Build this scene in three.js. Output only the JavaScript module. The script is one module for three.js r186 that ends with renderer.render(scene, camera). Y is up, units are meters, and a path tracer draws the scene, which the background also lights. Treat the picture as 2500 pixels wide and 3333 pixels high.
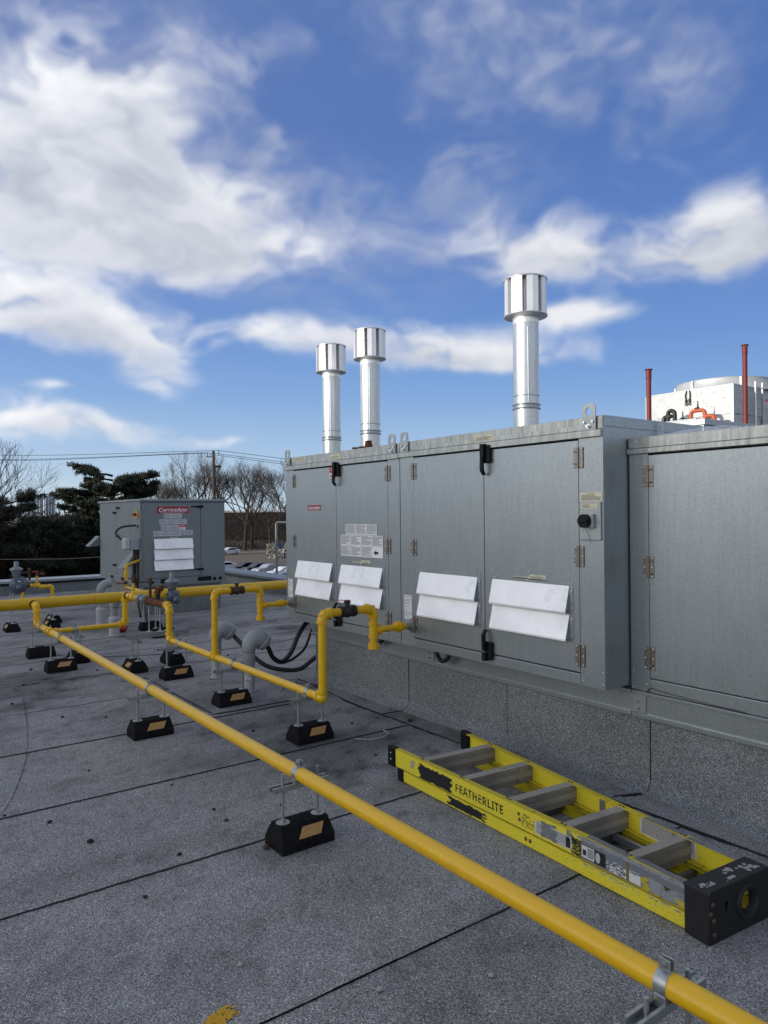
import * as THREE from 'three';
import { mergeGeometries } from 'three/addons/utils/BufferGeometryUtils.js';
import { RoundedBoxGeometry } from 'three/addons/geometries/RoundedBoxGeometry.js';

// ---------------------------------------------------------------- camera, sky, sun, exposure
const DEG = Math.PI / 180;
const scene = new THREE.Scene();
const camera = new THREE.PerspectiveCamera(70.455, 0.75, 0.05, 6000);
camera.position.set(0, 1.38, 0);
camera.rotation.set(0.05 * DEG, -36.358 * DEG, -0.557 * DEG, 'YXZ');
const renderer = new THREE.WebGLRenderer({ antialias: true });
renderer.setSize(768, 1024);
renderer.toneMapping = THREE.LinearToneMapping;
renderer.toneMappingExposure = 1.4;
renderer.shadowMap.enabled = true;

// seeded random numbers and value noise
function rng(seed) { let a = seed >>> 0; return () => { a = (a + 0x6D2B79F5) >>> 0; let t = a; t = Math.imul(t ^ (t >>> 15), t | 1); t ^= t + Math.imul(t ^ (t >>> 7), t | 61); return ((t ^ (t >>> 14)) >>> 0) / 4294967296; }; }
const PERM = (() => { const r = rng(7), p = new Float32Array(4096); for (let i = 0; i < 4096; i++) p[i] = r(); return p; })();
const hash3 = (x, y, z) => PERM[(Math.imul(x, 73856093) ^ Math.imul(y, 19349663) ^ Math.imul(z, 83492791)) & 4095];
function vnoise(x, y, z = 0) {
  const xi = Math.floor(x), yi = Math.floor(y), zi = Math.floor(z);
  let u = x - xi, v = y - yi, w = z - zi; u = u * u * (3 - 2 * u); v = v * v * (3 - 2 * v); w = w * w * (3 - 2 * w);
  const l = (a, b, t) => a + (b - a) * t;
  const f = (dz) => l(l(hash3(xi, yi, zi + dz), hash3(xi + 1, yi, zi + dz), u), l(hash3(xi, yi + 1, zi + dz), hash3(xi + 1, yi + 1, zi + dz), u), v);
  return w === 0 ? f(0) : l(f(0), f(1), w);
}
function fbm(x, y, z = 0, o = 4) { let s = 0, a = 0.5, n = 0; for (let i = 0; i < o; i++) { s += a * vnoise(x, y, z); n += a; a *= 0.5; x = x * 2.03 + 17.1; y = y * 2.03 + 9.7; z = z * 2.03 + 3.3; } return s / n; }
const clamp = (v, a = 0, b = 1) => Math.min(b, Math.max(a, v));
const sstep = (a, b, v) => { const t = clamp((v - a) / (b - a)); return t * t * (3 - 2 * t); };
const mix = (a, b, t) => a + (b - a) * t;

const SUN_AZ = -84, SUN_EL = 9.5;                       // degrees right of -z, above the horizon
const sunDir = new THREE.Vector3(Math.sin(SUN_AZ * DEG) * Math.cos(SUN_EL * DEG), Math.sin(SUN_EL * DEG), -Math.cos(SUN_AZ * DEG) * Math.cos(SUN_EL * DEG));
const sun = new THREE.DirectionalLight(new THREE.Color(1, 0.93, 0.83), 3.2);
sun.position.copy(sunDir).multiplyScalar(120); sun.target.position.set(0, 0, 0);
sun.castShadow = true; sun.shadow.mapSize.set(4096, 4096); sun.shadow.radius = 1.2;
Object.assign(sun.shadow.camera, { left: -40, right: 40, top: 40, bottom: -40, near: 1, far: 400 });
scene.add(sun, sun.target);

// the sky: clear air that pales towards the horizon, cumulus and thin high cloud, in compass bearing and height angle
function makeSky() {
  const W = 2048, H = 1024, data = new Float32Array(W * H * 4);
  const stops = [[0, [0.37, 0.46, 0.535]], [2, [0.34, 0.445, 0.54]], [5, [0.255, 0.375, 0.535]], [9, [0.155, 0.28, 0.505]], [13, [0.105, 0.215, 0.46]], [19, [0.073, 0.158, 0.395]], [27, [0.057, 0.124, 0.330]], [38, [0.052, 0.112, 0.30]], [90, [0.045, 0.095, 0.25]]];
  // bearing from the first cloud's datum (36.36 degrees right of -z), height, half sizes, thickness
  const C = [[-25.3, 25.2, 6.9, 4.8, 1.10], [-18.7, 27.1, 4.9, 3.1, 0.90], [-20.9, 22.0, 8.6, 3.8, 1.00], [-14.0, 20.0, 6.9, 2.8, 1.00], [-9.4, 24.0, 5.3, 1.3, 0.50], [-25.3, 19.9, 5.7, 2.2, 0.80], [-26.2, 14.6, 5.9, 2.2, 1.10], [-20.3, 12.9, 6.1, 1.5, 0.80], [-27.0, 7.0, 6.7, 2.6, 0.80], [-20.3, 6.5, 6.1, 1.1, 0.70], [-16.7, 10.4, 3.2, 1.6, 0.80], [-8.3, 14.2, 11.8, 1.5, 0.74], [2.6, 13.1, 9.5, 1.7, 0.74], [9.1, 12.1, 8.6, 1.1, 0.72], [12.3, 19.3, 5.6, 2.4, 1.00], [23.2, 18.2, 6.8, 2.2, 1.00], [26.8, 19.9, 3.8, 2.8, 0.80], [15.5, 14.7, 4.1, 1.0, 0.80], [2.6, 21.7, 8.8, 2.4, 0.36], [-4.0, 19.8, 5.5, 2.1, 0.34], [-12.8, 5.7, 3.5, 0.6, 0.60], [-24.1, 9.5, 1.8, 0.4, 0.50], [21.6, 25.6, 10.4, 4.6, 0.30], [-4.7, 30.5, 12.0, 4.1, 0.26], [6.2, 33.6, 18.8, 2.7, 0.28], [-20.3, 32.1, 11.3, 2.3, 0.34], [25.0, 30.0, 7.5, 3.4, 0.30], [-17.7, 1.1, 6.6, 0.5, 0.60], [-24.4, 2.0, 5.5, 0.3, 0.40], [-6.9, 8.9, 7.2, 0.7, 0.25]];
  for (let j = 0; j < H; j++) {
    const el = (j + 0.5) / H * 180 - 90, ce = Math.cos(el * DEG), se = Math.sin(el * DEG);
    let base = [0.10, 0.10, 0.10];
    if (el >= -0.3) { const e = Math.max(0, el); let k = 0; while (k < stops.length - 2 && stops[k + 1][0] < e) k++; const t = clamp((e - stops[k][0]) / (stops[k + 1][0] - stops[k][0])); base = stops[k][1].map((v, i) => mix(v, stops[k + 1][1][i], t)); }
    for (let i = 0; i < W; i++) {
      const ph = ((i + 0.5) / W - 0.5) * 2 * Math.PI, x = ce * Math.cos(ph), y = se, z = ce * Math.sin(ph);
      let r = base[0], g = base[1], b = base[2];
      if (el > -0.3) {
        let az = Math.atan2(x, -z) / DEG - 36.36; if (az > 180) az -= 360; if (az < -180) az += 360;
        const ang = Math.acos(clamp(x * sunDir.x + y * sunDir.y + z * sunDir.z, -1, 1)) / DEG;
        // warped noise in bearing and height
        const wx = fbm(az * 0.13 + 40, el * 0.20, 1.5, 4) - 0.5, wy = fbm(az * 0.13, el * 0.20 + 70, 4.5, 4) - 0.5;
        const a2 = az + wx * 5.5, e2 = el + wy * 3.2;
        let d = 0, above = 0;
        if (Math.abs(az) < 70) for (const c of C) { const p = (a2 - c[0]) / c[2], q = (e2 - c[1]) / c[3], m = p * p + q * q, q2 = (e2 + 1.7 - c[1]) / c[3], p2 = (a2 - 1.2 - c[0]) / c[2], m2 = p2 * p2 + q2 * q2; if (m < 7) d += c[4] * Math.exp(-m); if (m2 < 7) above += c[4] * Math.exp(-m2); }
        const n = fbm(az * 0.26 + wx * 4 + 11, el * 0.55 + wy * 4, 2.2, 7);
        let den = sstep(0.25, 0.92, d * (0.16 + 1.42 * n));
        // the same broken field of cloud all round
        const inv = 1 / (y + 0.16), px = x * inv, pz = z * inv;
        const f1 = fbm(px * 1.1 + 5, pz * 1.1 + 8, 7.7, 5);
        const away = sstep(28, 44, Math.abs(az)) + sstep(36, 48, el);
        den = Math.max(den, clamp(away) * sstep(0.38, 0.60, f1) * 0.95);
        // thin high veil
        const low = fbm(az * 0.070 + el * 0.07 + 3 + wx * 2, el * 0.14 - az * 0.03 + 9 + wy * 2, 6.1, 4), fine = fbm(az * 0.42 + el * 0.30 + wx * 3, el * 0.85 - az * 0.20 + wy * 3, 8.4, 6);
        const veil = sstep(0.24, 0.62, low) * (0.28 + 0.95 * sstep(0.30, 0.72, fine)) * sstep(13, 22, el) * 0.66;
        const lit = clamp(1.02 - 0.50 * Math.min(1.3, above) * den + 1.1 * (n - 0.5));
        const glow = 1 + 1.9 * Math.exp(-ang / 36);
        const cw = [mix(0.24, 0.56, lit) * glow, mix(0.27, 0.57, lit) * glow, mix(0.34, 0.60, lit) * glow];
        r = mix(r, 0.245, veil); g = mix(g, 0.290, veil); b = mix(b, 0.420, veil);
        r = mix(r, cw[0], den); g = mix(g, cw[1], den); b = mix(b, cw[2], den);
        const halo = 1.7 * Math.exp(-ang / 13) + 0.62 * Math.exp(-ang / 30);
        r += halo * 1.05; g += halo * 0.95; b += halo * 0.78;
      }
      const o = (j * W + i) * 4; data[o] = r; data[o + 1] = g; data[o + 2] = b; data[o + 3] = 1;
    }
  }
  const t = new THREE.DataTexture(data, W, H, THREE.RGBAFormat, THREE.FloatType);
  t.mapping = THREE.EquirectangularReflectionMapping; t.minFilter = t.magFilter = THREE.LinearFilter; t.wrapS = THREE.RepeatWrapping; t.needsUpdate = true;
  return t;
}
scene.background = makeSky();
scene.environment = scene.background;

// ---------------------------------------------------------------- geometry helpers (world coordinates, metres)
const V = (x, y, z) => new THREE.Vector3(x, y, z);
const UPV = V(0, 1, 0);
function tri(g) {                                       // plain attributes, uv in metres by the way each face points
  if (g.index) g = g.toNonIndexed();
  for (const k of Object.keys(g.attributes)) if (!['position', 'normal', 'uv', 'color'].includes(k)) g.deleteAttribute(k);
  if (!g.attributes.normal) g.computeVertexNormals();
  const p = g.attributes.position, uv = new Float32Array(p.count * 2), a = V(), b = V(), c = V();
  for (let i = 0; i < p.count; i += 3) {
    a.fromBufferAttribute(p, i); b.fromBufferAttribute(p, i + 1).sub(a); c.fromBufferAttribute(p, i + 2).sub(a); b.cross(c);
    const X = Math.abs(b.x), Y = Math.abs(b.y), Z = Math.abs(b.z);
    for (let k = 0; k < 3; k++) {
      const x = p.getX(i + k), y = p.getY(i + k), z = p.getZ(i + k), o = (i + k) * 2;
      if (Y >= X && Y >= Z) { uv[o] = x; uv[o + 1] = z; } else if (X >= Z) { uv[o] = z; uv[o + 1] = y; } else { uv[o] = x; uv[o + 1] = y; }
    }
  }
  g.setAttribute('uv', new THREE.BufferAttribute(uv, 2));
  return g;
}
function box(x0, x1, y0, y1, z0, z1, r = 0) {
  const w = Math.abs(x1 - x0), h = Math.abs(y1 - y0), d = Math.abs(z1 - z0);
  const g = r > 0 ? new RoundedBoxGeometry(w, h, d, 1, Math.min(r, w / 2.1, h / 2.1, d / 2.1)) : new THREE.BoxGeometry(w, h, d);
  return g.translate((x0 + x1) / 2, (y0 + y1) / 2, (z0 + z1) / 2);
}
function cyl(p, q, r, seg = 16, r2 = r, open = false) {
  const d = q.clone().sub(p), g = new THREE.CylinderGeometry(r2, r, d.length(), seg, 1, open);
  g.applyQuaternion(new THREE.Quaternion().setFromUnitVectors(UPV, d.clone().normalize()));
  return g.translate((p.x + q.x) / 2, (p.y + q.y) / 2, (p.z + q.z) / 2);
}
function tube(pts, r, seg = 40, rad = 10, tension) { return new THREE.TubeGeometry(new THREE.CatmullRomCurve3(pts, false, 'catmullrom', tension ?? 0.5), seg, r, rad, false); }
function sweep(pts, radii, seg = 24, rad = 20) {        // a tube whose radius changes along its path, closed at both ends
  const c = new THREE.CatmullRomCurve3(pts), fr = c.computeFrenetFrames(seg, false), pos = [], idx = [];
  for (let i = 0; i <= seg; i++) {
    const t = i / seg, p = c.getPointAt(t), f = t * (radii.length - 1), k = Math.min(radii.length - 2, Math.floor(f)), r = mix(radii[k], radii[k + 1], f - k);
    for (let j = 0; j < rad; j++) { const a = j / rad * 2 * Math.PI, v = p.clone().addScaledVector(fr.normals[i], Math.cos(a) * r).addScaledVector(fr.binormals[i], Math.sin(a) * r); pos.push(v.x, v.y, v.z); }
  }
  for (let i = 0; i < seg; i++) for (let j = 0; j < rad; j++) { const a = i * rad + j, b = i * rad + (j + 1) % rad, d = a + rad, e = b + rad; idx.push(a, b, d, b, e, d); }
  for (const [o, s] of [[0, 1], [seg * rad, -1]]) for (let j = 1; j < rad - 1; j++) s > 0 ? idx.push(o, o + j + 1, o + j) : idx.push(o, o + j, o + j + 1);
  const g = new THREE.BufferGeometry(); g.setAttribute('position', new THREE.Float32BufferAttribute(pos, 3)); g.setIndex(idx); g.computeVertexNormals(); return g;
}
function prism(poly, axis, a, b, bev = 0) {             // polygon [[u,v]...] extruded from a to b along an axis: 'z' -> (x,y), 'x' -> (z,y), 'y' -> (x,z)
  const s = new THREE.Shape(poly.map(([u, v]) => new THREE.Vector2(u, v)));
  const g = new THREE.ExtrudeGeometry(s, { depth: Math.abs(b - a) - 2 * bev, bevelEnabled: bev > 0, bevelSize: bev, bevelThickness: bev, bevelSegments: 1, steps: 1, curveSegments: 10 });
  return orient(g.translate(0, 0, Math.min(a, b) + bev), axis);
}
function orient(g, axis) {
  if (axis === 'z') return g;
  const p = g.attributes.position, n = g.attributes.normal;
  for (const at of [p, n]) for (let i = 0; i < at.count; i++) { const x = at.getX(i), y = at.getY(i), z = at.getZ(i); axis === 'x' ? at.setXYZ(i, z, y, x) : at.setXYZ(i, x, z, y); }
  if (g.index) g = g.toNonIndexed();                    // a swap mirrors the shape: turn the faces round
  for (const at of Object.values(g.attributes)) for (let i = 0; i < at.count; i += 3) for (let k = 0; k < at.itemSize; k++) { const u = at.getComponent(i + 1, k), w = at.getComponent(i + 2, k); at.setComponent(i + 1, k, w); at.setComponent(i + 2, k, u); }
  return g;
}
function lathe(prof, p, dir = UPV, seg = 32) {          // [[radius, along]...] turned round dir from p
  const g = new THREE.LatheGeometry(prof.map(([r, y]) => new THREE.Vector2(r, y)), seg);
  g.applyQuaternion(new THREE.Quaternion().setFromUnitVectors(UPV, dir.clone().normalize()));
  return g.translate(p.x, p.y, p.z);
}
const ball = (p, r, sx = 1, sy = 1, sz = 1, w = 12, h = 8) => new THREE.SphereGeometry(r, w, h).scale(sx, sy, sz).translate(p.x, p.y, p.z);

// ---------------------------------------------------------------- naming
const used = new Map();
function numbered(n) { const k = used.get(n) ?? 0; used.set(n, k + 1); return k ? n + '_' + String(k).padStart(3, '0') : n; }
function thing(name, label, category, [x, y, z] = [0, 0, 0], group) {
  const o = new THREE.Group(); o.name = numbered(name); o.position.set(x, y, z); scene.add(o);
  o.userData = { label, category }; if (group) o.userData.group = group;
  o.userData.origin = undefined; delete o.userData.origin;
  return o;
}
function rootOf(o) { while (o.parent && o.parent !== scene) o = o.parent; return o; }
function part(name, geos, material, parent, keepUV = false) {   // one mesh under parent; geometry is given in world coordinates
  const list = (Array.isArray(geos) ? geos : [geos]).map((g) => keepUV ? (g.index ? g.toNonIndexed() : g) : tri(g));
  if (keepUV) for (const g of list) for (const k of Object.keys(g.attributes)) if (!['position', 'normal', 'uv', 'color'].includes(k)) g.deleteAttribute(k);
  const g = list.length > 1 ? mergeGeometries(list) : list[0];
  const o = rootOf(parent).position; g.translate(-o.x, -o.y, -o.z);
  const m = new THREE.Mesh(g, material); m.name = name; m.castShadow = m.receiveShadow = true; parent.add(m);
  return m;
}
function stuffPart(name, geos, material, parent) { const m = part(name, geos, material, parent); m.userData.kind = 'stuff'; return m; }
function structure(name, pos = [0, 0, 0]) { const o = new THREE.Group(); o.name = numbered(name); o.position.set(...pos); o.userData = { kind: 'structure' }; scene.add(o); return o; }
function dup(root, [x, y, z], turn, label, group) {
  const c = root.clone(); c.name = numbered(root.name.replace(/_\d{3}$/, '')); c.position.set(x, y, z); c.rotation.y = turn; scene.add(c);
  c.userData = { ...root.userData, label }; if (group) c.userData.group = group; return c;
}

// ---------------------------------------------------------------- textures and materials
function dataTex(n, fn, size, srgb = true) {            // fn(u, v, i, j) -> [r, g, b] 0..1; size in metres
  const d = new Uint8Array(n * n * 4);
  for (let j = 0; j < n; j++) for (let i = 0; i < n; i++) { const c = fn(i / n, j / n, i, j), o = (j * n + i) * 4; d[o] = clamp(c[0]) * 255; d[o + 1] = clamp(c[1]) * 255; d[o + 2] = clamp(c[2]) * 255; d[o + 3] = 255; }
  const t = new THREE.DataTexture(d, n, n); t.wrapS = t.wrapT = THREE.RepeatWrapping; t.magFilter = THREE.LinearFilter; t.minFilter = THREE.LinearMipmapLinearFilter; t.generateMipmaps = true;
  t.repeat.set(1 / size, 1 / size); if (srgb) t.colorSpace = THREE.SRGBColorSpace; t.needsUpdate = true; return t;
}
const wrapN = (u, v, f, o, s = 0) => {                  // tileable noise: blend over the edges
  const a = fbm(u * f, v * f, s, o), b = fbm((u - 1) * f, v * f, s, o), c = fbm(u * f, (v - 1) * f, s, o), d = fbm((u - 1) * f, (v - 1) * f, s, o);
  return mix(mix(a, b, u), mix(c, d, u), v);
};
// zinc spangle: cells of slightly different tone, with faint wipes down the sheet
const spangle = (() => {
  const n = 1024, r = rng(11), cells = [], G = 120; for (let i = 0; i < G * G; i++) cells.push([r(), r(), r()]);
  return dataTex(n, (u, v) => {
    const x = u * G, y = v * G, xi = Math.floor(x), yi = Math.floor(y); let best = 9, tone = 0;
    for (let a = -1; a <= 1; a++) for (let b = -1; b <= 1; b++) { const c = cells[((yi + b + G) % G) * G + (xi + a + G) % G], dx = xi + a + c[0] - x, dy = yi + b + c[1] - y, m = dx * dx + dy * dy; if (m < best) { best = m; tone = c[2]; } }
    const k = 0.86 + 0.055 * (tone - 0.5) + 0.05 * (wrapN(u, v, 4, 4, 2) - 0.5) + 0.05 * (fbm(u * 90, v * 5, 8, 2) - 0.5);
    return [k * 0.985, k, k * 1.0];
  }, 0.8);
})();
const galvRough = dataTex(512, (u, v) => { const k = 0.37 + 0.08 * (wrapN(u, v, 5, 4, 5) - 0.5) + 0.08 * (wrapN(u, v, 70, 2, 6) - 0.5); return [k, k, k]; }, 0.8, false);
const brushed = dataTex(512, (u, v) => { const k = 0.95 + 0.16 * (wrapN(u, v, 5, 5, 3) - 0.5) + 0.025 * (fbm(u * 220, v * 7, 1, 2) - 0.5); const s = sstep(0.60, 0.74, wrapN(u, v, 11, 5, 9)) * 0.06 + sstep(0.70, 0.74, wrapN(u, v, 60, 3, 19)) * 0.10; return [k - s, k - s, k - s * 0.9]; }, 0.6);
// runs of white rust and dirty water down the top edges of the sheets
const drips = dataTex(512, (u, v) => { const k = 0.84 + 0.34 * (wrapN(u, v, 5, 3, 2) - 0.5) * 0.4 + 0.42 * (fbm(u * 75, v * 6 + 3, 5.5, 4) - 0.5) + 0.10 * (fbm(u * 200, v * 200, 2, 2) - 0.5); return [k * 1.0, k, k * 0.975]; }, 0.9);
const speck = dataTex(512, (u, v, i, j) => { const h = hash3(i, j, 5), k = 0.05 + 0.08 * wrapN(u, v, 30, 3, 4) + (h > 0.9988 ? 0.5 : 0) + 0.05 * hash3(i >> 1, j >> 1, 9); return [k, k, k]; }, 0.5);
const rubberBump = dataTex(256, (u, v, i, j) => { const k = 0.5 * hash3(i, j, 3) + 0.5 * wrapN(u, v, 40, 2, 1); return [k, k, k]; }, 0.25, false);
const paintNoise = dataTex(256, (u, v) => { const k = 0.93 + 0.12 * (wrapN(u, v, 9, 4, 1) - 0.5) - 0.25 * sstep(0.74, 0.82, wrapN(u, v, 36, 3, 7)); return [k, k, k]; }, 0.35);
const grime = dataTex(512, (u, v) => { const k = 0.86 + 0.30 * (wrapN(u, v, 5, 5, 8) - 0.5) - 0.30 * sstep(0.62, 0.8, wrapN(u, v, 22, 4, 12)); return [k, k * 0.99, k * 0.97]; }, 0.5);
const mtl = (hex, rough, metal = 0, extra = {}) => new THREE.MeshStandardMaterial({ color: hex, roughness: rough, metalness: metal, ...extra });
const M = {
  galv: mtl(0xbcc2c5, 1, 0.80, { map: spangle, roughnessMap: galvRough }),
  galvStreaked: mtl(0xc4c8c8, 1, 0.72, { map: drips, roughnessMap: galvRough }),
  zinc: mtl(0xbfc3c4, 0.42, 0.8, { map: spangle }),
  alu: mtl(0xfafbfb, 0.42, 0.25, { map: brushed }),
  flue: mtl(0xe3e6e7, 0.36, 0.85, { map: spangle }),
  capsteel: mtl(0xeceded, 0.38, 0.7, { map: brushed }),
  steelHinge: mtl(0x8f8a83, 0.36, 0.9),
  screw: mtl(0xdfe2e2, 0.3, 0.9),
  gasket: mtl(0x0a0a0a, 0.9),
  blackPlastic: new THREE.MeshPhysicalMaterial({ color: 0x0a0a0b, roughness: 0.5, specularIntensity: 0.5 }),
  rubber: new THREE.MeshPhysicalMaterial({ color: 0xffffff, roughness: 1, map: speck, bumpMap: rubberBump, bumpScale: 0.0025, specularIntensity: 0.22 }),
  tape: mtl(0xc49a5c, 0.6, 0, { map: grime }),
  yellow: mtl(0xe3b40f, 0.34, 0, { map: paintNoise }),
  yellowMain: mtl(0xd2a70d, 0.42, 0, { map: paintNoise }),
  bronze: mtl(0x5b4a33, 0.5, 0.55, { map: grime }),
  iron: mtl(0x393735, 0.6, 0.4, { map: grime }),
  rust: mtl(0x6b3d1c, 0.85, 0.1, { map: grime }),
  handleRed: mtl(0x9c1c20, 0.5),
  pvc: mtl(0xa9adac, 0.6, 0, { map: paintNoise }),
  pvcDark: mtl(0x939899, 0.6, 0, { map: paintNoise }),
  cable: mtl(0x0c0c0d, 0.55),
  regulator: mtl(0x5a6470, 0.42, 0.25, { map: paintNoise }),
  regulatorLight: mtl(0x7d868a, 0.5, 0.3, { map: paintNoise }),
  farPaint: mtl(0x8e9597, 0.55, 0.35, { map: spangle }),
  flatWhite: mtl(0xdfe1e2, 0.7),
  concrete: mtl(0xa9a49b, 0.9, 0, { map: grime }),
};
function canvasTex(w, h, draw) {
  const c = document.createElement('canvas'); c.width = w; c.height = h; const x = c.getContext('2d'); draw(x, w, h);
  const t = new THREE.CanvasTexture(c); t.colorSpace = THREE.SRGBColorSpace; t.magFilter = THREE.LinearFilter; t.anisotropy = 4; return t;
}
function printLines(x, x0, y0, x1, y1, n, r, col = '#3c3f42') { x.fillStyle = col; const dy = (y1 - y0) / n; for (let i = 0; i < n; i++) { let p = x0; const end = x1 - (r() < 0.3 ? r() * 0.5 * (x1 - x0) : 0); while (p < end) { const w = Math.min(end - p, (3 + r() * 9) * dy * 0.35); x.fillRect(p, y0 + i * dy, w, dy * 0.5); p += w + dy * 0.25; } } }

function quad(bl, br, tr, tl) {
  const g = new THREE.BufferGeometry();
  g.setAttribute('position', new THREE.Float32BufferAttribute([...bl, ...br, ...tr, ...bl, ...tr, ...tl], 3));
  g.setAttribute('uv', new THREE.Float32BufferAttribute([0, 0, 1, 0, 1, 1, 0, 0, 1, 1, 0, 1], 2)); g.computeVertexNormals(); return g;
}
const stickerX = (name, x, y0, y1, za, zb, mat, parent) => part(name, quad([x, y0, za], [x, y0, zb], [x, y1, zb], [x, y1, za]), mat, parent, true);   // faces -x
const stickerZ = (name, z, y0, y1, xa, xb, mat, parent) => part(name, quad([xa, y0, z], [xb, y0, z], [xb, y1, z], [xa, y1, z]), mat, parent, true);   // faces +z
const printMat = (w, h, draw, rough = 0.55) => new THREE.MeshStandardMaterial({ map: canvasTex(w, h, draw), roughness: rough });

// ================================================================ the roof
const seamZ = [2.0, 1.05, 0.1, -0.85, -1.785, -2.782, -3.703, -4.645, -5.58, -6.52, -7.46, -8.4, -9.34, -10.28, -11.22, -12.16, -13.1, -14.12];
const granules = dataTex(2048, (u, v, i, j) => {
  const a = hash3(i, j, 21), b = hash3(i >> 1, j >> 1, 33), c = hash3((i + 1) >> 2, (j + 2) >> 2, 41);
  let k = 0.50 + 0.26 * (a - 0.5) + 0.26 * (b - 0.5) + 0.16 * (c - 0.5) + 0.10 * (wrapN(u, v, 9, 4, 3) - 0.5);
  if (b > 0.965) k += 0.20; if (b < 0.05) k -= 0.20;
  return [k * 0.97, k * 0.972, k * 0.95];
}, 2.6);
const granuleBump = dataTex(1024, (u, v, i, j) => { const k = 0.55 * hash3(i, j, 61) + 0.45 * hash3(i >> 1, j >> 1, 67); return [k, k, k]; }, 1.3, false);
const roofMat = new THREE.MeshStandardMaterial({ color: 0xffffff, map: granules, bumpMap: granuleBump, bumpScale: 0.0022, roughness: 0.95, vertexColors: true });
const curbMat = new THREE.MeshStandardMaterial({ color: 0xe4ecf2, map: granules, bumpMap: granuleBump, bumpScale: 0.0022, roughness: 0.95 });
const bitumen = mtl(0x0c0c0d, 0.6);
const roof = structure('roof');
// dirt left by standing water and feet on the sheets
function dirt(x, z) {
  let k = 1.09 - 0.48 * sstep(0.47, 0.70, fbm(x * 0.95 + 3, z * 1.35 + 5, 1.7, 6)) - 0.24 * sstep(0.5, 0.75, fbm(x * 1.4 + 31, z * 3.4, 4.2, 5)) + 0.26 * (fbm(x * 0.5 + 60, z * 0.5, 2.4, 3) - 0.5);
  k -= 0.34 * sstep(0.50, 0.66, fbm(x * 6 + 9, z * 8 + 2, 7.7, 5)) * sstep(0.42, 0.58, fbm(x * 0.8 + 20, z * 1.0 + 70, 1.1, 4));
  k -= 0.22 * sstep(0.60, 0.68, fbm(x * 22 + 4, z * 26, 3.1, 3));
  const w = 0.5 * sstep(0.45, 0.75, fbm(x * 0.9 + 90, z * 0.9, 3.3, 4));
  return [k * (1 + 0.05 * w), k, k * (1 - 0.05 * w)];
}
function sheet(x0, x1, zn, zf, y0, dx, dz) {            // near edge 4 mm above the far edge, so each lap shows a step
  const nx = Math.ceil((x1 - x0) / dx), nz = Math.ceil((zn - zf) / dz), pos = [], col = [], uv = [], idx = [], nor = [];
  for (let j = 0; j <= nz; j++) for (let i = 0; i <= nx; i++) {
    const x = mix(x0, x1, i / nx); let z = mix(zf, zn, j / nz); if (j === nz) z += (fbm(x * 9, zn * 3, 0.4, 3) - 0.5) * 0.012;
    const y = y0 + (zn < -5 ? 0.0018 : 0.0045) * j / nz + 0.0035 * (fbm(x * 1.6 + 5, z * 1.6, 5.5, 3) - 0.5) * sstep(0, 0.2, j / nz) * sstep(1, 0.8, j / nz);
    const c = dirt(x, z); pos.push(x, y, z); uv.push(x, z); col.push(...c); nor.push(0, 1, 0);
  }
  for (let j = 0; j < nz; j++) for (let i = 0; i < nx; i++) { const a = j * (nx + 1) + i, b = a + 1, c = a + nx + 1, d = c + 1; idx.push(a, c, b, b, c, d); }
  const base = pos.length / 3;                          // the cut edge
  for (let i = 0; i <= nx; i++) { const s = (nz * (nx + 1) + i) * 3; for (const dy of [0, -0.006]) { pos.push(pos[s], pos[s + 1] + dy, pos[s + 2]); uv.push(pos[s], pos[s + 2] + dy); col.push(0.5, 0.5, 0.5); nor.push(0, 0, 1); } }
  for (let i = 0; i < nx; i++) { const a = base + i * 2; idx.push(a, a + 1, a + 2, a + 2, a + 1, a + 3); }
  const g = new THREE.BufferGeometry(); g.setAttribute('position', new THREE.Float32BufferAttribute(pos, 3)); g.setAttribute('uv', new THREE.Float32BufferAttribute(uv, 2)); g.setAttribute('color', new THREE.Float32BufferAttribute(col, 3)); g.setIndex(idx); g.computeVertexNormals(); return g;
}
for (let k = 0; k < seamZ.length - 1; k++) {
  const near = seamZ[k] < 0.2 && seamZ[k] > -7.6;
  part('roof_sheet', sheet(-7, 5.95, seamZ[k], seamZ[k + 1] - 0.02, 0, near ? 0.045 : 0.12, near ? 0.045 : 0.12), roofMat, roof, true);
}
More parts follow.
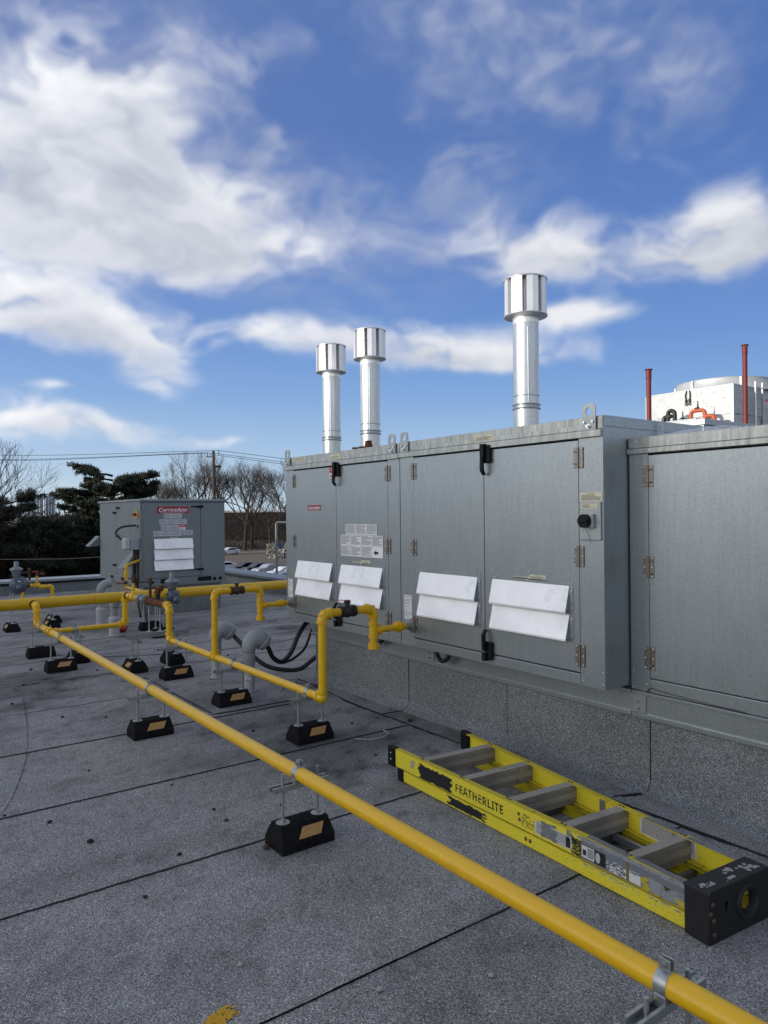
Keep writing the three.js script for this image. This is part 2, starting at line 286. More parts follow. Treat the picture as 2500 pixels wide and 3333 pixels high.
function bead(pts, w, h, y0 = 0.003, seed = 1) {        // tar squeezed out along a lap: a low uneven ridge
  const pos = [], idx = []; let s = 0;
  for (let i = 0; i < pts.length; i++) {
    const p = pts[i], a = pts[Math.max(0, i - 1)], b = pts[Math.min(pts.length - 1, i + 1)], dx = b[0] - a[0], dz = b[1] - a[1], l = Math.hypot(dx, dz) || 1, nx = -dz / l, nz = dx / l;
    s += i ? Math.hypot(p[0] - pts[i - 1][0], p[1] - pts[i - 1][1]) : 0;
    const ww = w * (0.12 + 1.3 * sstep(0.34, 0.66, fbm(s * 13 + seed * 13, seed, 0.3, 3)) + 0.7 * (hash3(i, seed, 9) - 0.4)) * sstep(0.33, 0.50, fbm(s * 1.7 + seed * 31, seed * 3, 0.8, 3)), off = w * 0.8 * (fbm(s * 14, seed * 7, 0.9, 3) - 0.5);
    const end = Math.min(1, i / 2, (pts.length - 1 - i) / 2);
    pos.push(p[0] + nx * (off - ww * end), y0 - 0.003, p[1] + nz * (off - ww * end), p[0] + nx * off, y0 + h * end, p[1] + nz * off, p[0] + nx * (off + ww * end), y0 - 0.003, p[1] + nz * (off + ww * end));
    if (i) { const c = i * 3; for (const q of [0, 1]) idx.push(c - 3 + q, c - 2 + q, c + q, c + q, c - 2 + q, c + 1 + q); }
  }
  const g = new THREE.BufferGeometry(); g.setAttribute('position', new THREE.Float32BufferAttribute(pos, 3)); g.setIndex(idx); g.computeVertexNormals(); return g;
}
const line = (ax, az, bx, bz, step = 0.011) => { const n = Math.ceil(Math.hypot(bx - ax, bz - az) / step), o = []; for (let i = 0; i <= n; i++) o.push([mix(ax, bx, i / n), mix(az, bz, i / n)]); return o; };
const dbl = bitumen.clone(); dbl.side = THREE.DoubleSide;
for (let k = 1; k < seamZ.length - 1; k++) {
  const z = seamZ[k]; if (z > 0) continue;
  const w = z > -3 ? 0.0042 : z > -5 ? 0.0036 : 0.0022;
  part('tar_bead', bead(line(-6.9, z + 0.004, 2.9, z + 0.004), w, z < -5 ? 0.001 : 0.003, z < -5 ? 0.0022 : 0.0035, k), dbl, roof);
  if (z < -5.4) part('tar_bead', bead(line(2.9, z + 0.004, 5.9, z + 0.004, 0.04), w, 0.001, 0.0022, k + 50), dbl, roof);
}
// the newer patch by the curb, and the strip that turns up it
part('roof_patch', sheet(2.0, 2.93, -4.715, -6.2, 0.004, 0.05, 0.05), roofMat, roof, true);
part('tar_bead', bead(line(1.995, -6.2, 1.995, -4.72), 0.022, 0.004, 0.006, 71), dbl, roof);
part('tar_bead', bead(line(1.99, -4.705, 2.92, -4.70), 0.012, 0.004, 0.008, 72), dbl, roof);
part('flashing_strip', sheet(2.905, 3.14, 0.6, -5.2, 0.0045, 0.05, 0.08), roofMat, roof, true);
part('tar_bead', bead(line(2.99, -5.3, 2.905, -4.3).concat(line(2.905, -4.28, 2.905, -1.0)), 0.009, 0.004, 0.007, 73), dbl, roof);
part('tar_bead', bead(line(2.905, -4.0, 3.09, -3.97), 0.006, 0.003, 0.008, 74), dbl, roof);
part('tar_bead', bead(line(2.93, -2.16, 3.11, -2.075), 0.014, 0.004, 0.009, 75), dbl, roof);
{ const c = new THREE.CatmullRomCurve3([V(0.25, 0, -3.25), V(0.55, 0, -3.75), V(0.66, 0, -4.05), V(0.82, 0, -4.65), V(0.95, 0, -5.4), V(1.05, 0, -6.1)]).getPoints(160).map((p) => [p.x, p.z]); part('crack', bead(c, 0.0022, 0.0015, 0.0045, 76), dbl, roof); }
{ const c = new THREE.CatmullRomCurve3([V(1.55, 0, -7.9), V(1.75, 0, -7.5), V(2.4, 0, -7.1), V(3.4, 0, -6.9), V(4.4, 0, -7.2)]).getPoints(120).map((p) => [p.x, p.z]); part('crack', bead(c, 0.003, 0.0015, 0.0045, 77), dbl, roof); }
// spot of yellow marking paint, sprayed on unevenly
{
  const g = new THREE.BufferGeometry(), pos = [], r = rng(5);
  for (let i = 0; i < 420; i++) { const u = r(), v = r() * r(), x = 0.70 + u * 0.14 + v * 0.02, z = -1.835 - 0.05 * u + (r() - 0.5) * 0.05 + v * 0.02, s = 0.002 + r() * 0.007; const a = r() * 6.28; for (let k = 0; k < 3; k++) pos.push(x + s * Math.cos(a + k * 2.09), 0.0075 + i * 2e-6, z - s * Math.sin(a + k * 2.09)); }
  g.setAttribute('position', new THREE.Float32BufferAttribute(pos, 3)); g.computeVertexNormals();
  const m = part('paint_mark', g, mtl(0xb98f1c, 0.9, 0, { side: THREE.DoubleSide }), roof); m.userData.kind = 'stuff';
}
part('slab', [box(-14, 6.3, -0.5, -0.012, -14.3, 8), box(6.3, 40, -0.5, -0.012, -9.4, 8), box(13, 40, -0.5, -0.012, -20, -9.4)], curbMat, roof);
const facade = mtl(0x6b5a4d, 0.9, 0, { map: grime });
part('outer_wall', [box(-14, 6.2, -7.3, -0.5, -14.25, 7.9), box(6.2, 39.9, -7.3, -0.5, -9.3, 7.9), box(13.1, 39.9, -7.3, -0.5, -19.9, -9.3)], facade, roof);

// parapets: membrane turned up a low wall, sheet metal coping on top
const coping = mtl(0x8d949c, 0.5, 0.4, { map: spangle });
const copingWhite = mtl(0xb8bcc0, 0.5, 0.4, { map: spangle });
{
  const t = thing('parapet_wall', 'low grey parapet with metal coping in front of dark evergreen trees', 'parapet', [-4, 0, -14.25]);
  part('wall', box(-14, 5.95, -0.01, 0.17, -14.5, -14.15, 0.01), curbMat, t);
  part('lip', box(-14, 6.0, 0.165, 0.20, -14.54, -14.12), M.gasket, t);
  for (let x = -14; x < 5.9; x += 2.5) part('coping', box(x, Math.min(6.32, x + 2.494), 0.20, 0.245, -14.56, -14.10, 0.006), copingWhite, t);
  const u = thing('parapet_wall', 'low parapet with wide blue grey coping between far cabinet and parked cars', 'parapet', [6.1, 0, -11]);
  part('wall', box(5.98, 6.3, -0.01, 0.19, -14.1, -9.0, 0.01), curbMat, u);
  part('lip', box(5.94, 6.34, 0.185, 0.225, -14.08, -9.0), mtl(0x35383b, 0.6, 0.3), u);
  for (let z = -14.06; z < -9; z += 2.2) part('coping', box(5.93, 6.36, 0.225, 0.27, z, Math.min(-9, z + 2.194), 0.006), coping, u);
}

// ================================================================ the curb below the big cabinets
{
  const t = thing('roof_curb', 'granulated grey roof curb with galvanized rail under the big cabinets', 'roof curb', [3.5, 0, -2.5]);
  const seams = [-5.215, -3.965, -3.027, -2.075, -1.1, 0.6];
  for (let i = 0; i < seams.length - 1; i++) {
    const a = seams[i], b = seams[i + 1] - 0.003, o = i % 2 ? 0 : 0.003;
    part('membrane_sheet', prism([[3.062 - o, 0.004], [3.105 - o, 0.03], [3.122 - o, 0.07], [3.122 - o, 0.375], [3.62, 0.375], [3.62, 0.004]], 'z', a, b), curbMat, t);
    if (i) part('seam_tar', tube(Array.from({ length: 14 }, (_, k) => V(3.1195 - 0.0 * k, 0.07 + k * 0.0225, a - 0.001 + 0.005 * (fbm(k * 0.8, i * 5, 0.1, 2) - 0.5))), 0.0022, 26, 5), dbl, t);
  }
  part('inner_box', box(3.2, 4.3, 0.0, 0.37, -5.2, 0.58), curbMat, t);
  // channel rail: lip, web, lip; three lengths butted together
  for (const [a, b] of [[-5.31, -3.757], [-3.753, -2.168], [-2.164, 0.6]]) {
    const r = part('channel_rail', [box(3.10, 3.14, 0.365, 0.388, a, b, 0.002), box(3.112, 3.125, 0.386, 0.482, a, b), box(3.10, 3.16, 0.48, 0.495, a, b, 0.002)], M.galv, t);
    if (a > -5) part('bolt', [cyl(V(3.112, 0.445, a + 0.03), V(3.085, 0.445, a + 0.034), 0.006, 8), cyl(V(3.112, 0.41, a + 0.03), V(3.085, 0.41, a + 0.034), 0.006, 8), box(3.105, 3.112, 0.39, 0.48, a + 0.001, a + 0.075)], M.zinc, r);
    else part('end_plate', box(3.105, 3.3, 0.389, 0.479, a + 0.001, a + 0.006), M.zinc, r);
  }
}

// ================================================================ the galvanized cabinets
const XF = 2.91;
const wearRed = (x, w, h) => { x.fillStyle = '#8c1f33'; x.fillRect(0, 0, w, h); };
const brandMat = printMat(512, 112, (x, w, h) => {
  wearRed(x, w, h); x.strokeStyle = '#a8485a'; x.lineWidth = 5; x.strokeRect(2, 2, w - 4, h - 4); x.fillStyle = '#e9e6e6';
  const runs = [['C', 84], ['APTIVE', 64], ['A', 84], ['IRE', 64]], font = (k) => { x.font = 'italic bold ' + k + 'px sans-serif'; };
  let total = 0; for (const [t, k] of runs) { font(k); total += x.measureText(t).width; }
  x.save(); x.translate(24, 84); x.scale(464 / total, 1); let p = 0; for (const [t, k] of runs) { font(k); x.fillText(t, p, 0); p += x.measureText(t).width; } x.restore(); x.fillRect(60, 94, 390, 4);
});
const paperMat = (seed, cols, rows, w = 512, h = 256, arrow = false) => printMat(w, h, (x) => {
  const r = rng(seed); x.fillStyle = '#e0e2e1'; x.fillRect(0, 0, w, h); const cw = w / cols, ch = h / rows;
  for (let j = 0; j < rows; j++) for (let i = 0; i < cols; i++) {
    if (arrow && j === rows - 1 && i === cols - 1) { x.fillStyle = '#0c0c0c'; const ax = i * cw + cw * 0.16, ay = j * ch + ch * 0.55; x.beginPath(); x.moveTo(ax, ay); x.lineTo(ax + cw * 0.18, ay - ch * 0.24); x.lineTo(ax + cw * 0.18, ay - ch * 0.11); x.lineTo(ax + cw * 0.42, ay - ch * 0.11); x.lineTo(ax + cw * 0.42, ay + ch * 0.11); x.lineTo(ax + cw * 0.18, ay + ch * 0.11); x.lineTo(ax + cw * 0.18, ay + ch * 0.24); x.closePath(); x.fill(); continue; }
    printLines(x, i * cw + cw * 0.06, j * ch + ch * 0.08, (i + 0.94) * cw, (j + 0.92) * ch, 13, r, '#55585a');
  }
  x.strokeStyle = '#7d8182'; x.lineWidth = 3; for (let i = 0; i <= cols; i++) { x.beginPath(); x.moveTo(i * cw, 0); x.lineTo(i * cw, h); x.stroke(); } for (let j = 0; j <= rows; j++) { x.beginPath(); x.moveTo(0, j * ch); x.lineTo(w, j * ch); x.stroke(); }
});
const sheetsTop = paperMat(3, 3, 1, 512, 160), sheetsLow = paperMat(5, 4, 2, 512, 256, true);
const creamMat = (seed, head, w = 256, h = 100) => printMat(w, h, (x) => { const r = rng(seed); x.fillStyle = '#d6d3b8'; x.fillRect(0, 0, w, h); x.fillStyle = '#3b3a33'; x.font = 'bold ' + Math.round(h * 0.16) + 'px sans-serif'; x.textAlign = 'center'; if (head) x.fillText(head, w / 2, h * 0.2); printLines(x, w * 0.06, h * (head ? 0.28 : 0.1), w * 0.94, h * 0.92, 6, r, '#55533f'); });
const creamA = creamMat(8, 'ATTENTION'), creamB = creamMat(9, 'ATTENTION ELECTRICIAN'), creamC = creamMat(10, ''), creamD = creamMat(12, 'ATTENTION');
const tallMat = printMat(96, 256, (x, w, h) => { x.fillStyle = '#cdd0d0'; x.fillRect(0, 0, w, h); const r = rng(31); x.fillStyle = '#4a4d4f'; for (const y of [14, 44, 60, 78, 92, 118, 150, 176, 190, 204, 222]) x.fillRect(8, y, 50 + r() * 34, 4); });
const redMat = printMat(96, 160, (x, w, h) => { x.fillStyle = '#b23346'; x.fillRect(0, 0, w, h * 0.52); x.fillStyle = '#e2dfe0'; x.fillRect(0, h * 0.52, w, h * 0.48); x.font = 'bold 17px sans-serif'; x.fillStyle = '#eed9dc'; x.textAlign = 'center'; x.fillText('FACTORY', w / 2, 30); x.fillText('TESTED', w / 2, 52); x.fillStyle = '#b23346'; x.fillRect(10, h * 0.6, 76, 6); x.fillRect(10, h * 0.74, 40, 26); });

function screws(list, x, parent, r = 0.0042) { return stuffPart('screws', list.map(([y, z]) => ball(V(x, y, z), r, 0.7, 1, 1, 6, 4)), M.screw, parent); }
function hinge(y0, y1, z, x, parent, pins = 1) {
  const h = part('hinge', [box(x - 0.004, x, y0, y1, z - 0.0285, z - 0.004, 0.001), box(x - 0.004, x, y0, y1, z + 0.004, z + 0.0285, 0.001), cyl(V(x - 0.007, y0, z), V(x - 0.007, y1, z), 0.0055, 8),
    cyl(V(x - 0.012, y0 + 0.022, z), V(x - 0.012, y0 + 0.022, z + 0.022 * pins), 0.003, 6), cyl(V(x - 0.012, y1 - 0.022, z), V(x - 0.012, y1 - 0.022, z + 0.022 * pins), 0.003, 6)], M.steelHinge, parent);
  stuffPart('hinge_screws', [-1, 1].flatMap((d) => [0.08, 0.5, 0.92].map((k) => ball(V(x - 0.005, mix(y0, y1, k), z + d * 0.021), 0.0045, 0.6, 1, 1, 6, 4))), M.screw, h);
  return h;
}
const HROW = [[1.591, 1.694], [1.102, 1.207], [0.608, 0.716]];
function latch(z, yPlate, up, x, parent) {              // lever handle: mounting plate, boss, lever bent away at its tip
  const s = up ? 1 : -1, y = yPlate;
  part('handle', [box(x - 0.022, x, y - 0.05, y + 0.05, z - 0.006, z + 0.048, 0.004), box(x - 0.040, x - 0.006, y - 0.012 * 1, y + 0.058 * s * (up ? 1 : 1), z - 0.012, z + 0.018, 0.004),
    prism([[x - 0.040, y - s * 0.00], [x - 0.026, y - s * 0.00], [x - 0.030, y - s * 0.088], [x - 0.012, y - s * 0.118], [x - 0.024, y - s * 0.118], [x - 0.044, y - s * 0.09]], 'z', z - 0.008, z + 0.014)], M.blackPlastic, parent);
}
function hood(parent, z0, z1, tops, lows, p, x) {       // weather hood of two sloping blades with closed cheeks on a flange plate
  const h = part('hood_flange', box(x - 0.002, x, lows[lows.length - 1] - 0.012, tops[0] + 0.022, z0 + 0.006, z1 + 0.026), M.galv, parent);
  tops.forEach((t, i) => {
    const l = lows[i];
    part('hood_blade', prism([[x - 0.002, t], [x - 0.0035, t + 0.002], [x - p - 0.0015, l + 0.002], [x - p - 0.001, l - 0.007], [x - p + 0.001, l - 0.007], [x - p + 0.001, l], [x - 0.002, t - 0.004]], 'z', z0, z1), M.alu, h);
    part('hood_cheek', prism([[x - 0.002, t], [x - p, l], [x - 0.002, l]], 'z', z0 + 0.001, z0 + 0.003), M.galv, h);
    part('hood_cheek', [prism([[x - 0.002, t], [x - p, l], [x - 0.002, l]], 'z', z1 - 0.003, z1 - 0.001), box(x - 0.004, x - 0.002, l + 0.004, t - 0.01, z1 - 0.003, z1 + 0.022)], M.galv, h);
  });
  const sc = []; for (let i = 0; i < 3; i++) sc.push([tops[0] + 0.014, mix(z0, z1, 0.03 + i * 0.46)], [tops[0] + 0.055, mix(z0, z1, 0.0 + i * 0.5)]); tops.forEach((t, i) => sc.push([t - 0.02, z1 + 0.016], [lows[i] + 0.02, z1 + 0.016], [t - 0.02, z0 - 0.008]));
  screws(sc, x - 0.004, h);
  return h;
}
function lug(t, z0, z1, x) {
  const zc = (z0 + z1) / 2, w = (z1 - z0) / 2, s = new THREE.Shape(); s.moveTo(zc - w, 1.772); s.lineTo(zc + w, 1.772); s.lineTo(zc + w, 1.885); s.lineTo(zc + w - 0.012, 1.90); s.lineTo(zc - w + 0.012, 1.90); s.lineTo(zc - w, 1.885);
  const hole = new THREE.Path(); hole.absellipse(zc, 1.862, 0.018, 0.021, 0, Math.PI * 2, true); s.holes.push(hole);
  const p = part('lifting_lug', orient(new THREE.ExtrudeGeometry(s, { depth: 0.006, bevelEnabled: false, curveSegments: 16 }).translate(0, 0, x - 0.014), 'x'), M.zinc, t);
  part('bolt', [cyl(V(x - 0.014, 1.79, zc), V(x - 0.019, 1.79, zc), 0.012, 12), cyl(V(x - 0.018, 1.79, zc), V(x - 0.030, 1.79, zc), 0.008, 6), cyl(V(x - 0.014, 1.812, zc - 0.026), V(x - 0.022, 1.812, zc - 0.026), 0.006, 8), cyl(V(x - 0.014, 1.812, zc + 0.026), V(x - 0.022, 1.812, zc + 0.026), 0.006, 8)], M.screw, p);
}
function cabinetShell(t, z0, z1, xf, xb, yTop, yBot, split, drip, d0, d1, dTop, dBot, yDoorB) {
  part('body', [box(xf + 0.016, xb, yBot, yTop - 0.004, z0 + 0.002, z1 - 0.002), box(xf + 0.002, xf + 0.016, yBot + 0.001, yTop - 0.005, z0, d0), box(xf + 0.002, xf + 0.016, yBot + 0.001, yTop - 0.005, d1, z1)], M.galv, t);
  part('gasket', box(xf + 0.011, xf + 0.017, dBot - 0.004, dTop + 0.008, d0 - 0.001, d1 + 0.001), M.gasket, t);
  part('sill_rail', [box(xf - 0.001, xf + 0.016, yBot, yDoorB - 0.004, d0 + 0.001, d1 - 0.001, 0.003)], M.galv, t);
  part('roof_fascia', [box(xf - 0.003, xf + 0.0155, split, yTop, z0 - 0.001, z1 + 0.001, 0.002), box(xf + 0.012, xb + 0.01, yTop - 0.003, yTop + 0.002, z0 - 0.0005, z1 + 0.0005)], M.galvStreaked, t);
  part('drip_edge', box(xf - 0.012, xf + 0.010, drip, split - 0.002, z0 - 0.006, z1 - 0.004, 0.002), M.galvStreaked, t);
}
function door(t, z0, z1, y0, y1, xf) { return part('door', box(xf, xf + 0.012, y0, y1, z0, z1, 0.0015), M.galv, t); }

const HT = [1.0, 0.858], HL = [0.873, 0.734];
// first cabinet
{
  const t = thing('air_handler_cabinet', 'galvanized cabinet with white paper sheets and small red brand plate, two rusty flanges on top', 'air handler', [3.35, 0.515, -4.55], 'galvanized cabinets in a row on the roof curb');
  cabinetShell(t, -5.325, -3.779, XF, 3.80, 1.836, 0.515, 1.772, 1.735, -5.189, -3.909, 1.726, 0.578, 0.577);
  const a = door(t, -5.187, -4.5555, 0.580, 1.726, XF), b = door(t, -4.5505, -3.911, 0.580, 1.726, XF);
  HROW.forEach(([p, q]) => { hinge(p, q, -5.186, XF, a, 1); hinge(p, q, -3.9095, XF, b, -1); });
  hood(a, -5.127, -4.609, HT, HL, 0.033, XF); hood(b, -4.485, -3.972, HT, HL, 0.033, XF);
  latch(-4.535, 1.70, true, XF, b); latch(-4.535, 0.60, false, XF, b);
  stickerX('brand_plate', XF - 0.002, 1.403, 1.444, -4.966, -4.770, brandMat, a);
  stickerX('red_label', XF - 0.002, 1.642, 1.726, -4.641, -4.563, redMat, a);
  stickerX('paper_label', XF - 0.002, 1.224, 1.300, -4.425, -4.034, sheetsTop, b); stickerX('paper_label', XF - 0.0024, 1.068, 1.222, -4.493, -3.964, sheetsLow, b);
  stickerX('cream_label', XF - 0.002, 1.021, 1.034, -4.328, -4.226, creamC, b); stickerX('cream_label', XF - 0.002, 1.018, 1.046, -4.224, -4.115, creamD, b);
  stickerX('cream_label', XF - 0.0045, 1.803, 1.828, -5.199, -4.985, creamC, t); stickerX('cream_label', XF - 0.0045, 1.778, 1.815, -4.624, -4.482, creamD, t);
  stickerX('instruction_label', XF + 0.0005, 0.694, 0.845, -5.298, -5.221, tallMat, t);
  lug(t, -5.312, -5.227, XF); lug(t, -3.882, -3.803, XF);
  const s = []; for (const z of [-5.305, -5.21, -3.89, -3.80]) s.push([0.60, z], [0.54, z]); for (let i = 0; i < 4; i++) s.push([1.81, -5.0 + i * 0.33]); s.push([1.82, -3.79], [1.785, -3.79], [1.82, -3.895], [1.785, -3.895]); screws(s, XF + 0.0005, t);
}
// second cabinet
{
  const t = thing('air_handler_cabinet', 'galvanized cabinet with round black rotary switch on its corner post', 'air handler', [3.35, 0.515, -2.98], 'galvanized cabinets in a row on the roof curb');
  cabinetShell(t, -3.772, -2.178, XF, 3.80, 1.838, 0.515, 1.774, 1.738, -3.634, -2.322, 1.729, 0.576, 0.575);
  const a = door(t, -3.631, -2.9935, 0.578, 1.729, XF), b = door(t, -2.9885, -2.3245, 0.578, 1.729, XF);
  HROW.forEach(([p, q]) => { hinge(p, q, -3.631, XF, a, 1); hinge(p, q, -2.322, XF, b, -1); });
  hood(a, -3.571, -3.047, HT, HL, 0.033, XF); hood(b, -2.925, -2.386, HT, HL, 0.034, XF);
  latch(-2.972, 1.705, true, XF, b); latch(-2.972, 0.595, false, XF, b);
  stickerX('cream_label', XF - 0.002, 1.0185, 1.031, -2.760, -2.651, creamC, b); stickerX('cream_label', XF - 0.002, 1.017, 1.044, -2.650, -2.539, creamD, b);
  stickerX('cream_label', XF - 0.0045, 1.781, 1.816, -3.058, -2.912, creamD, t);
  stickerX('instruction_label', XF + 0.0005, 0.688, 0.843, -3.740, -3.662, tallMat, t);
  stickerX('cream_label', XF + 0.0005, 1.424, 1.469, -2.315, -2.185, creamA, t);
  const p = part('switch_panel', box(XF - 0.008, XF + 0.003, 1.236, 1.4225, -2.3165, -2.188, 0.003), M.zinc, t);
  stickerX('cream_label', XF - 0.0085, 1.388, 1.417, -2.303, -2.207, creamB, p);
  part('switch_plate', box(XF - 0.026, XF - 0.008, 1.297, 1.363, -2.298, -2.2205, 0.003), mtl(0x9a9d9c, 0.5), p);
  part('rotary_knob', [cyl(V(XF - 0.026, 1.330, -2.262), V(XF - 0.048, 1.330, -2.262), 0.033, 28), box(XF - 0.058, XF - 0.047, 1.324, 1.336, -2.290, -2.234, 0.003)], M.blackPlastic, p);
  part('loose_wire', tube([V(XF - 0.03, 1.30, -2.268), V(XF - 0.014, 1.27, -2.26), V(XF - 0.012, 1.245, -2.252), V(XF - 0.004, 1.222, -2.246)], 0.001, 20, 5), M.blackPlastic, p);
  screws([[1.375, -2.298], [1.375, -2.21], [1.33, -2.207], [1.285, -2.298], [1.285, -2.207]], XF - 0.009, p);
  lug(t, -3.750, -3.669, XF); lug(t, -2.288, -2.208, XF);
  const s = []; for (const z of [-3.76, -3.65, -2.31, -2.19]) s.push([0.60, z], [0.54, z]); for (let i = 0; i < 4; i++) s.push([1.81, -3.45 + i * 0.33]); s.push([1.82, -3.655], [1.785, -3.655], [1.822, -2.30], [1.788, -2.30], [1.826, -2.192], [1.79, -2.192]); screws(s, XF + 0.0005, t);
  part('corner_cap', [box(2.913, 3.79, 1.79, 1.8375, -2.1785, -2.1755), box(2.913, 3.79, 1.788, 1.791, -2.1785, -2.1745)], M.galv, t);
  stuffPart('screws', [0, 1, 2, 3, 4, 5].map((i) => ball(V(2.95 + i * 0.15, 1.818, -2.1755), 0.0042, 1, 1, 0.7, 6, 4)), M.screw, t);
}
// third cabinet, set back
{
  const X = 3.11, t = thing('air_handler_cabinet', 'galvanized cabinet set back from the others, above the ladder', 'air handler', [3.6, 0.495, -0.8], 'galvanized cabinets in a row on the roof curb');
  cabinetShell(t, -2.172, 0.55, X, 4.2, 1.735, 0.497, 1.683, 1.655, -2.069, 0.45, 1.645, 0.565, 0.566);
  const a = door(t, -2.066, -0.81, 0.567, 1.645, X), b = door(t, -0.805, 0.447, 0.567, 1.645, X);
  for (const [p, q] of [[1.492, 1.597], [1.051, 1.157], [0.608, 0.718]]) { hinge(p, q, -2.067, X, a, 1); hinge(p, q, 0.447, X, b, -1); }
  latch(-0.79, 1.60, true, X, b);
  part('sealant', tube([V(3.108, 0.50, -2.165), V(3.107, 0.497, -2.12), V(3.106, 0.49, -2.09), V(3.106, 0.52, -2.062), V(3.106, 0.515, -2.0), V(3.107, 0.505, -1.8), V(3.108, 0.502, -1.6)], 0.0035, 60, 6), mtl(0x55595a, 0.5), t);
  screws([[1.717, -2.13], [1.70, -2.155], [1.70, -2.08], [1.712, -1.80], [1.71, -1.3], [0.59, -2.155], [0.535, -2.085], [0.51, -2.16]], X - 0.003, t);
}
// flat rusty flanges and plugs on the first cabinet's roof
{
  const t = thing('pipe_stub', 'rusty brown pipe stubs and plug standing on the first galvanized cabinet', 'pipe', [3.1, 1.838, -4.47]);
  for (const [z, h, r, hh] of [[-4.571, 0.040, 0.020, 0.012], [-4.482, 0.040, 0.020, 0.012], [-4.395, 0.045, 0.024, 0.012]]) part('flange', [cyl(V(3.1, 1.838, z), V(3.1, 1.838 + h, z), r, 16), cyl(V(3.1, 1.838 + h - hh, z), V(3.1, 1.838 + h, z), r * 1.28, 16)], M.rust, t);
  part('plug', [cyl(V(3.13, 1.838, -4.44), V(3.13, 1.89, -4.44), 0.03, 16), cyl(V(3.13, 1.885, -4.44), V(3.13, 1.92, -4.44), 0.026, 6)], M.rust, t);
}

// ================================================================ flues with vaned caps
function flue(x, z, top, capR, label) {
  const t = thing('flue_pipe', label, 'flue', [x, 1.84, z], 'flues on the galvanized cabinets');
  const P = (y) => V(x, y, z), r = 0.0765, capH = 0.222;
  part('lower_pipe', cyl(P(1.84), P(1.995), r, 32), M.flue, t); part('pipe', cyl(P(2.025), P(top - capH - 0.05), r, 32), M.flue, t);
  part('seam', box(x - 0.05, x - 0.04, 2.03, top - capH - 0.08, z + 0.052, z + 0.064), M.flue, t);
  part('joint_band', [cyl(P(1.995), P(2.025), r + 0.002, 32), lathe([[r, 0], [r + 0.008, 0.003], [r + 0.008, 0.007], [r, 0.010]], P(1.992)), lathe([[r, 0], [r + 0.008, 0.003], [r + 0.008, 0.007], [r, 0.010]], P(2.016))], M.zinc, t);
  part('joint_bead', lathe([[r + 0.0005, 0], [r + 0.003, 0.003], [r + 0.0005, 0.008]], P(2.07)), M.zinc, t);
  part('collar', lathe([[r - 0.004, 0], [r + 0.001, 0], [r + 0.001, 0.035], [r - 0.004, 0.037]], P(top - capH - 0.052)), M.capsteel, t);
  part('base_flashing', lathe([[r + 0.004, 0], [r + 0.018, 0], [r + 0.006, 0.012]], P(1.839)), M.capsteel, t);
  const c = part('cap', [lathe([[r - 0.004, 0], [r, 0.010], [capR - 0.012, 0.016], [capR, 0.018], [capR, 0.024], [r * 0.6, 0.026]], P(top - capH - 0.024)), lathe([[0, 0.004], [capR - 0.002, 0], [capR, -0.004], [capR, 0.004], [0, 0.012]], P(top - 0.006)), cyl(P(top - capH), P(top - 0.008), capR * 0.55, 20)], M.capsteel, t);
  for (let k = 0; k < 8; k++) {                          // bent vanes, every other one set in, with open slots between
    const a = k / 8 * 2 * Math.PI + 0.2, h0 = top - capH + 0.001, h1 = top - 0.009, q = (ang, rr) => [x + Math.cos(ang) * rr, z + Math.sin(ang) * rr];
    const [ax, az] = q(a, capR - 0.004), [bx, bz] = q(a + 0.29, capR - 0.002), [cx, cz] = q(a + 0.56, capR - 0.006), [dx, dz] = q(a + 0.60, capR * 0.74), [ex, ez] = q(a - 0.03, capR * 0.76);
    const pts = [[ex, ez], [ax, az], [bx, bz], [cx, cz], [dx, dz]], pos = [];
    const th = 0.0012;
    for (const s of [0, 1]) for (let i = 0; i < 4; i++) { const sh = s ? -th : 0, f = (p) => { const l = Math.hypot(p[0] - x, p[1] - z); return [x + (p[0] - x) * (1 + sh / l), z + (p[1] - z) * (1 + sh / l)]; }, [ux, uz] = f(pts[i]), [vx, vz] = f(pts[i + 1]); pos.push(ux, h0, uz, vx, h1, vz, vx, h0, vz, ux, h0, uz, ux, h1, uz, vx, h1, vz); }
    const g = new THREE.BufferGeometry(); g.setAttribute('position', new THREE.Float32BufferAttribute(pos, 3)); g.computeVertexNormals();
    part('vane', g, M.capsteelTwo, c);
  }
  return t;
}
M.capsteelTwo = M.capsteel.clone(); M.capsteelTwo.side = THREE.DoubleSide;
flue(3.3, -5.222, 2.80, 0.128, 'galvanized flue with vaned cap above the small red brand plate');
flue(3.3, -4.652, 2.812, 0.128, 'galvanized flue with vaned cap behind the rusty pipe stubs');
flue(3.3, -3.018, 2.782, 0.131, 'tall galvanized flue with vaned cap and printed collar on the second cabinet');

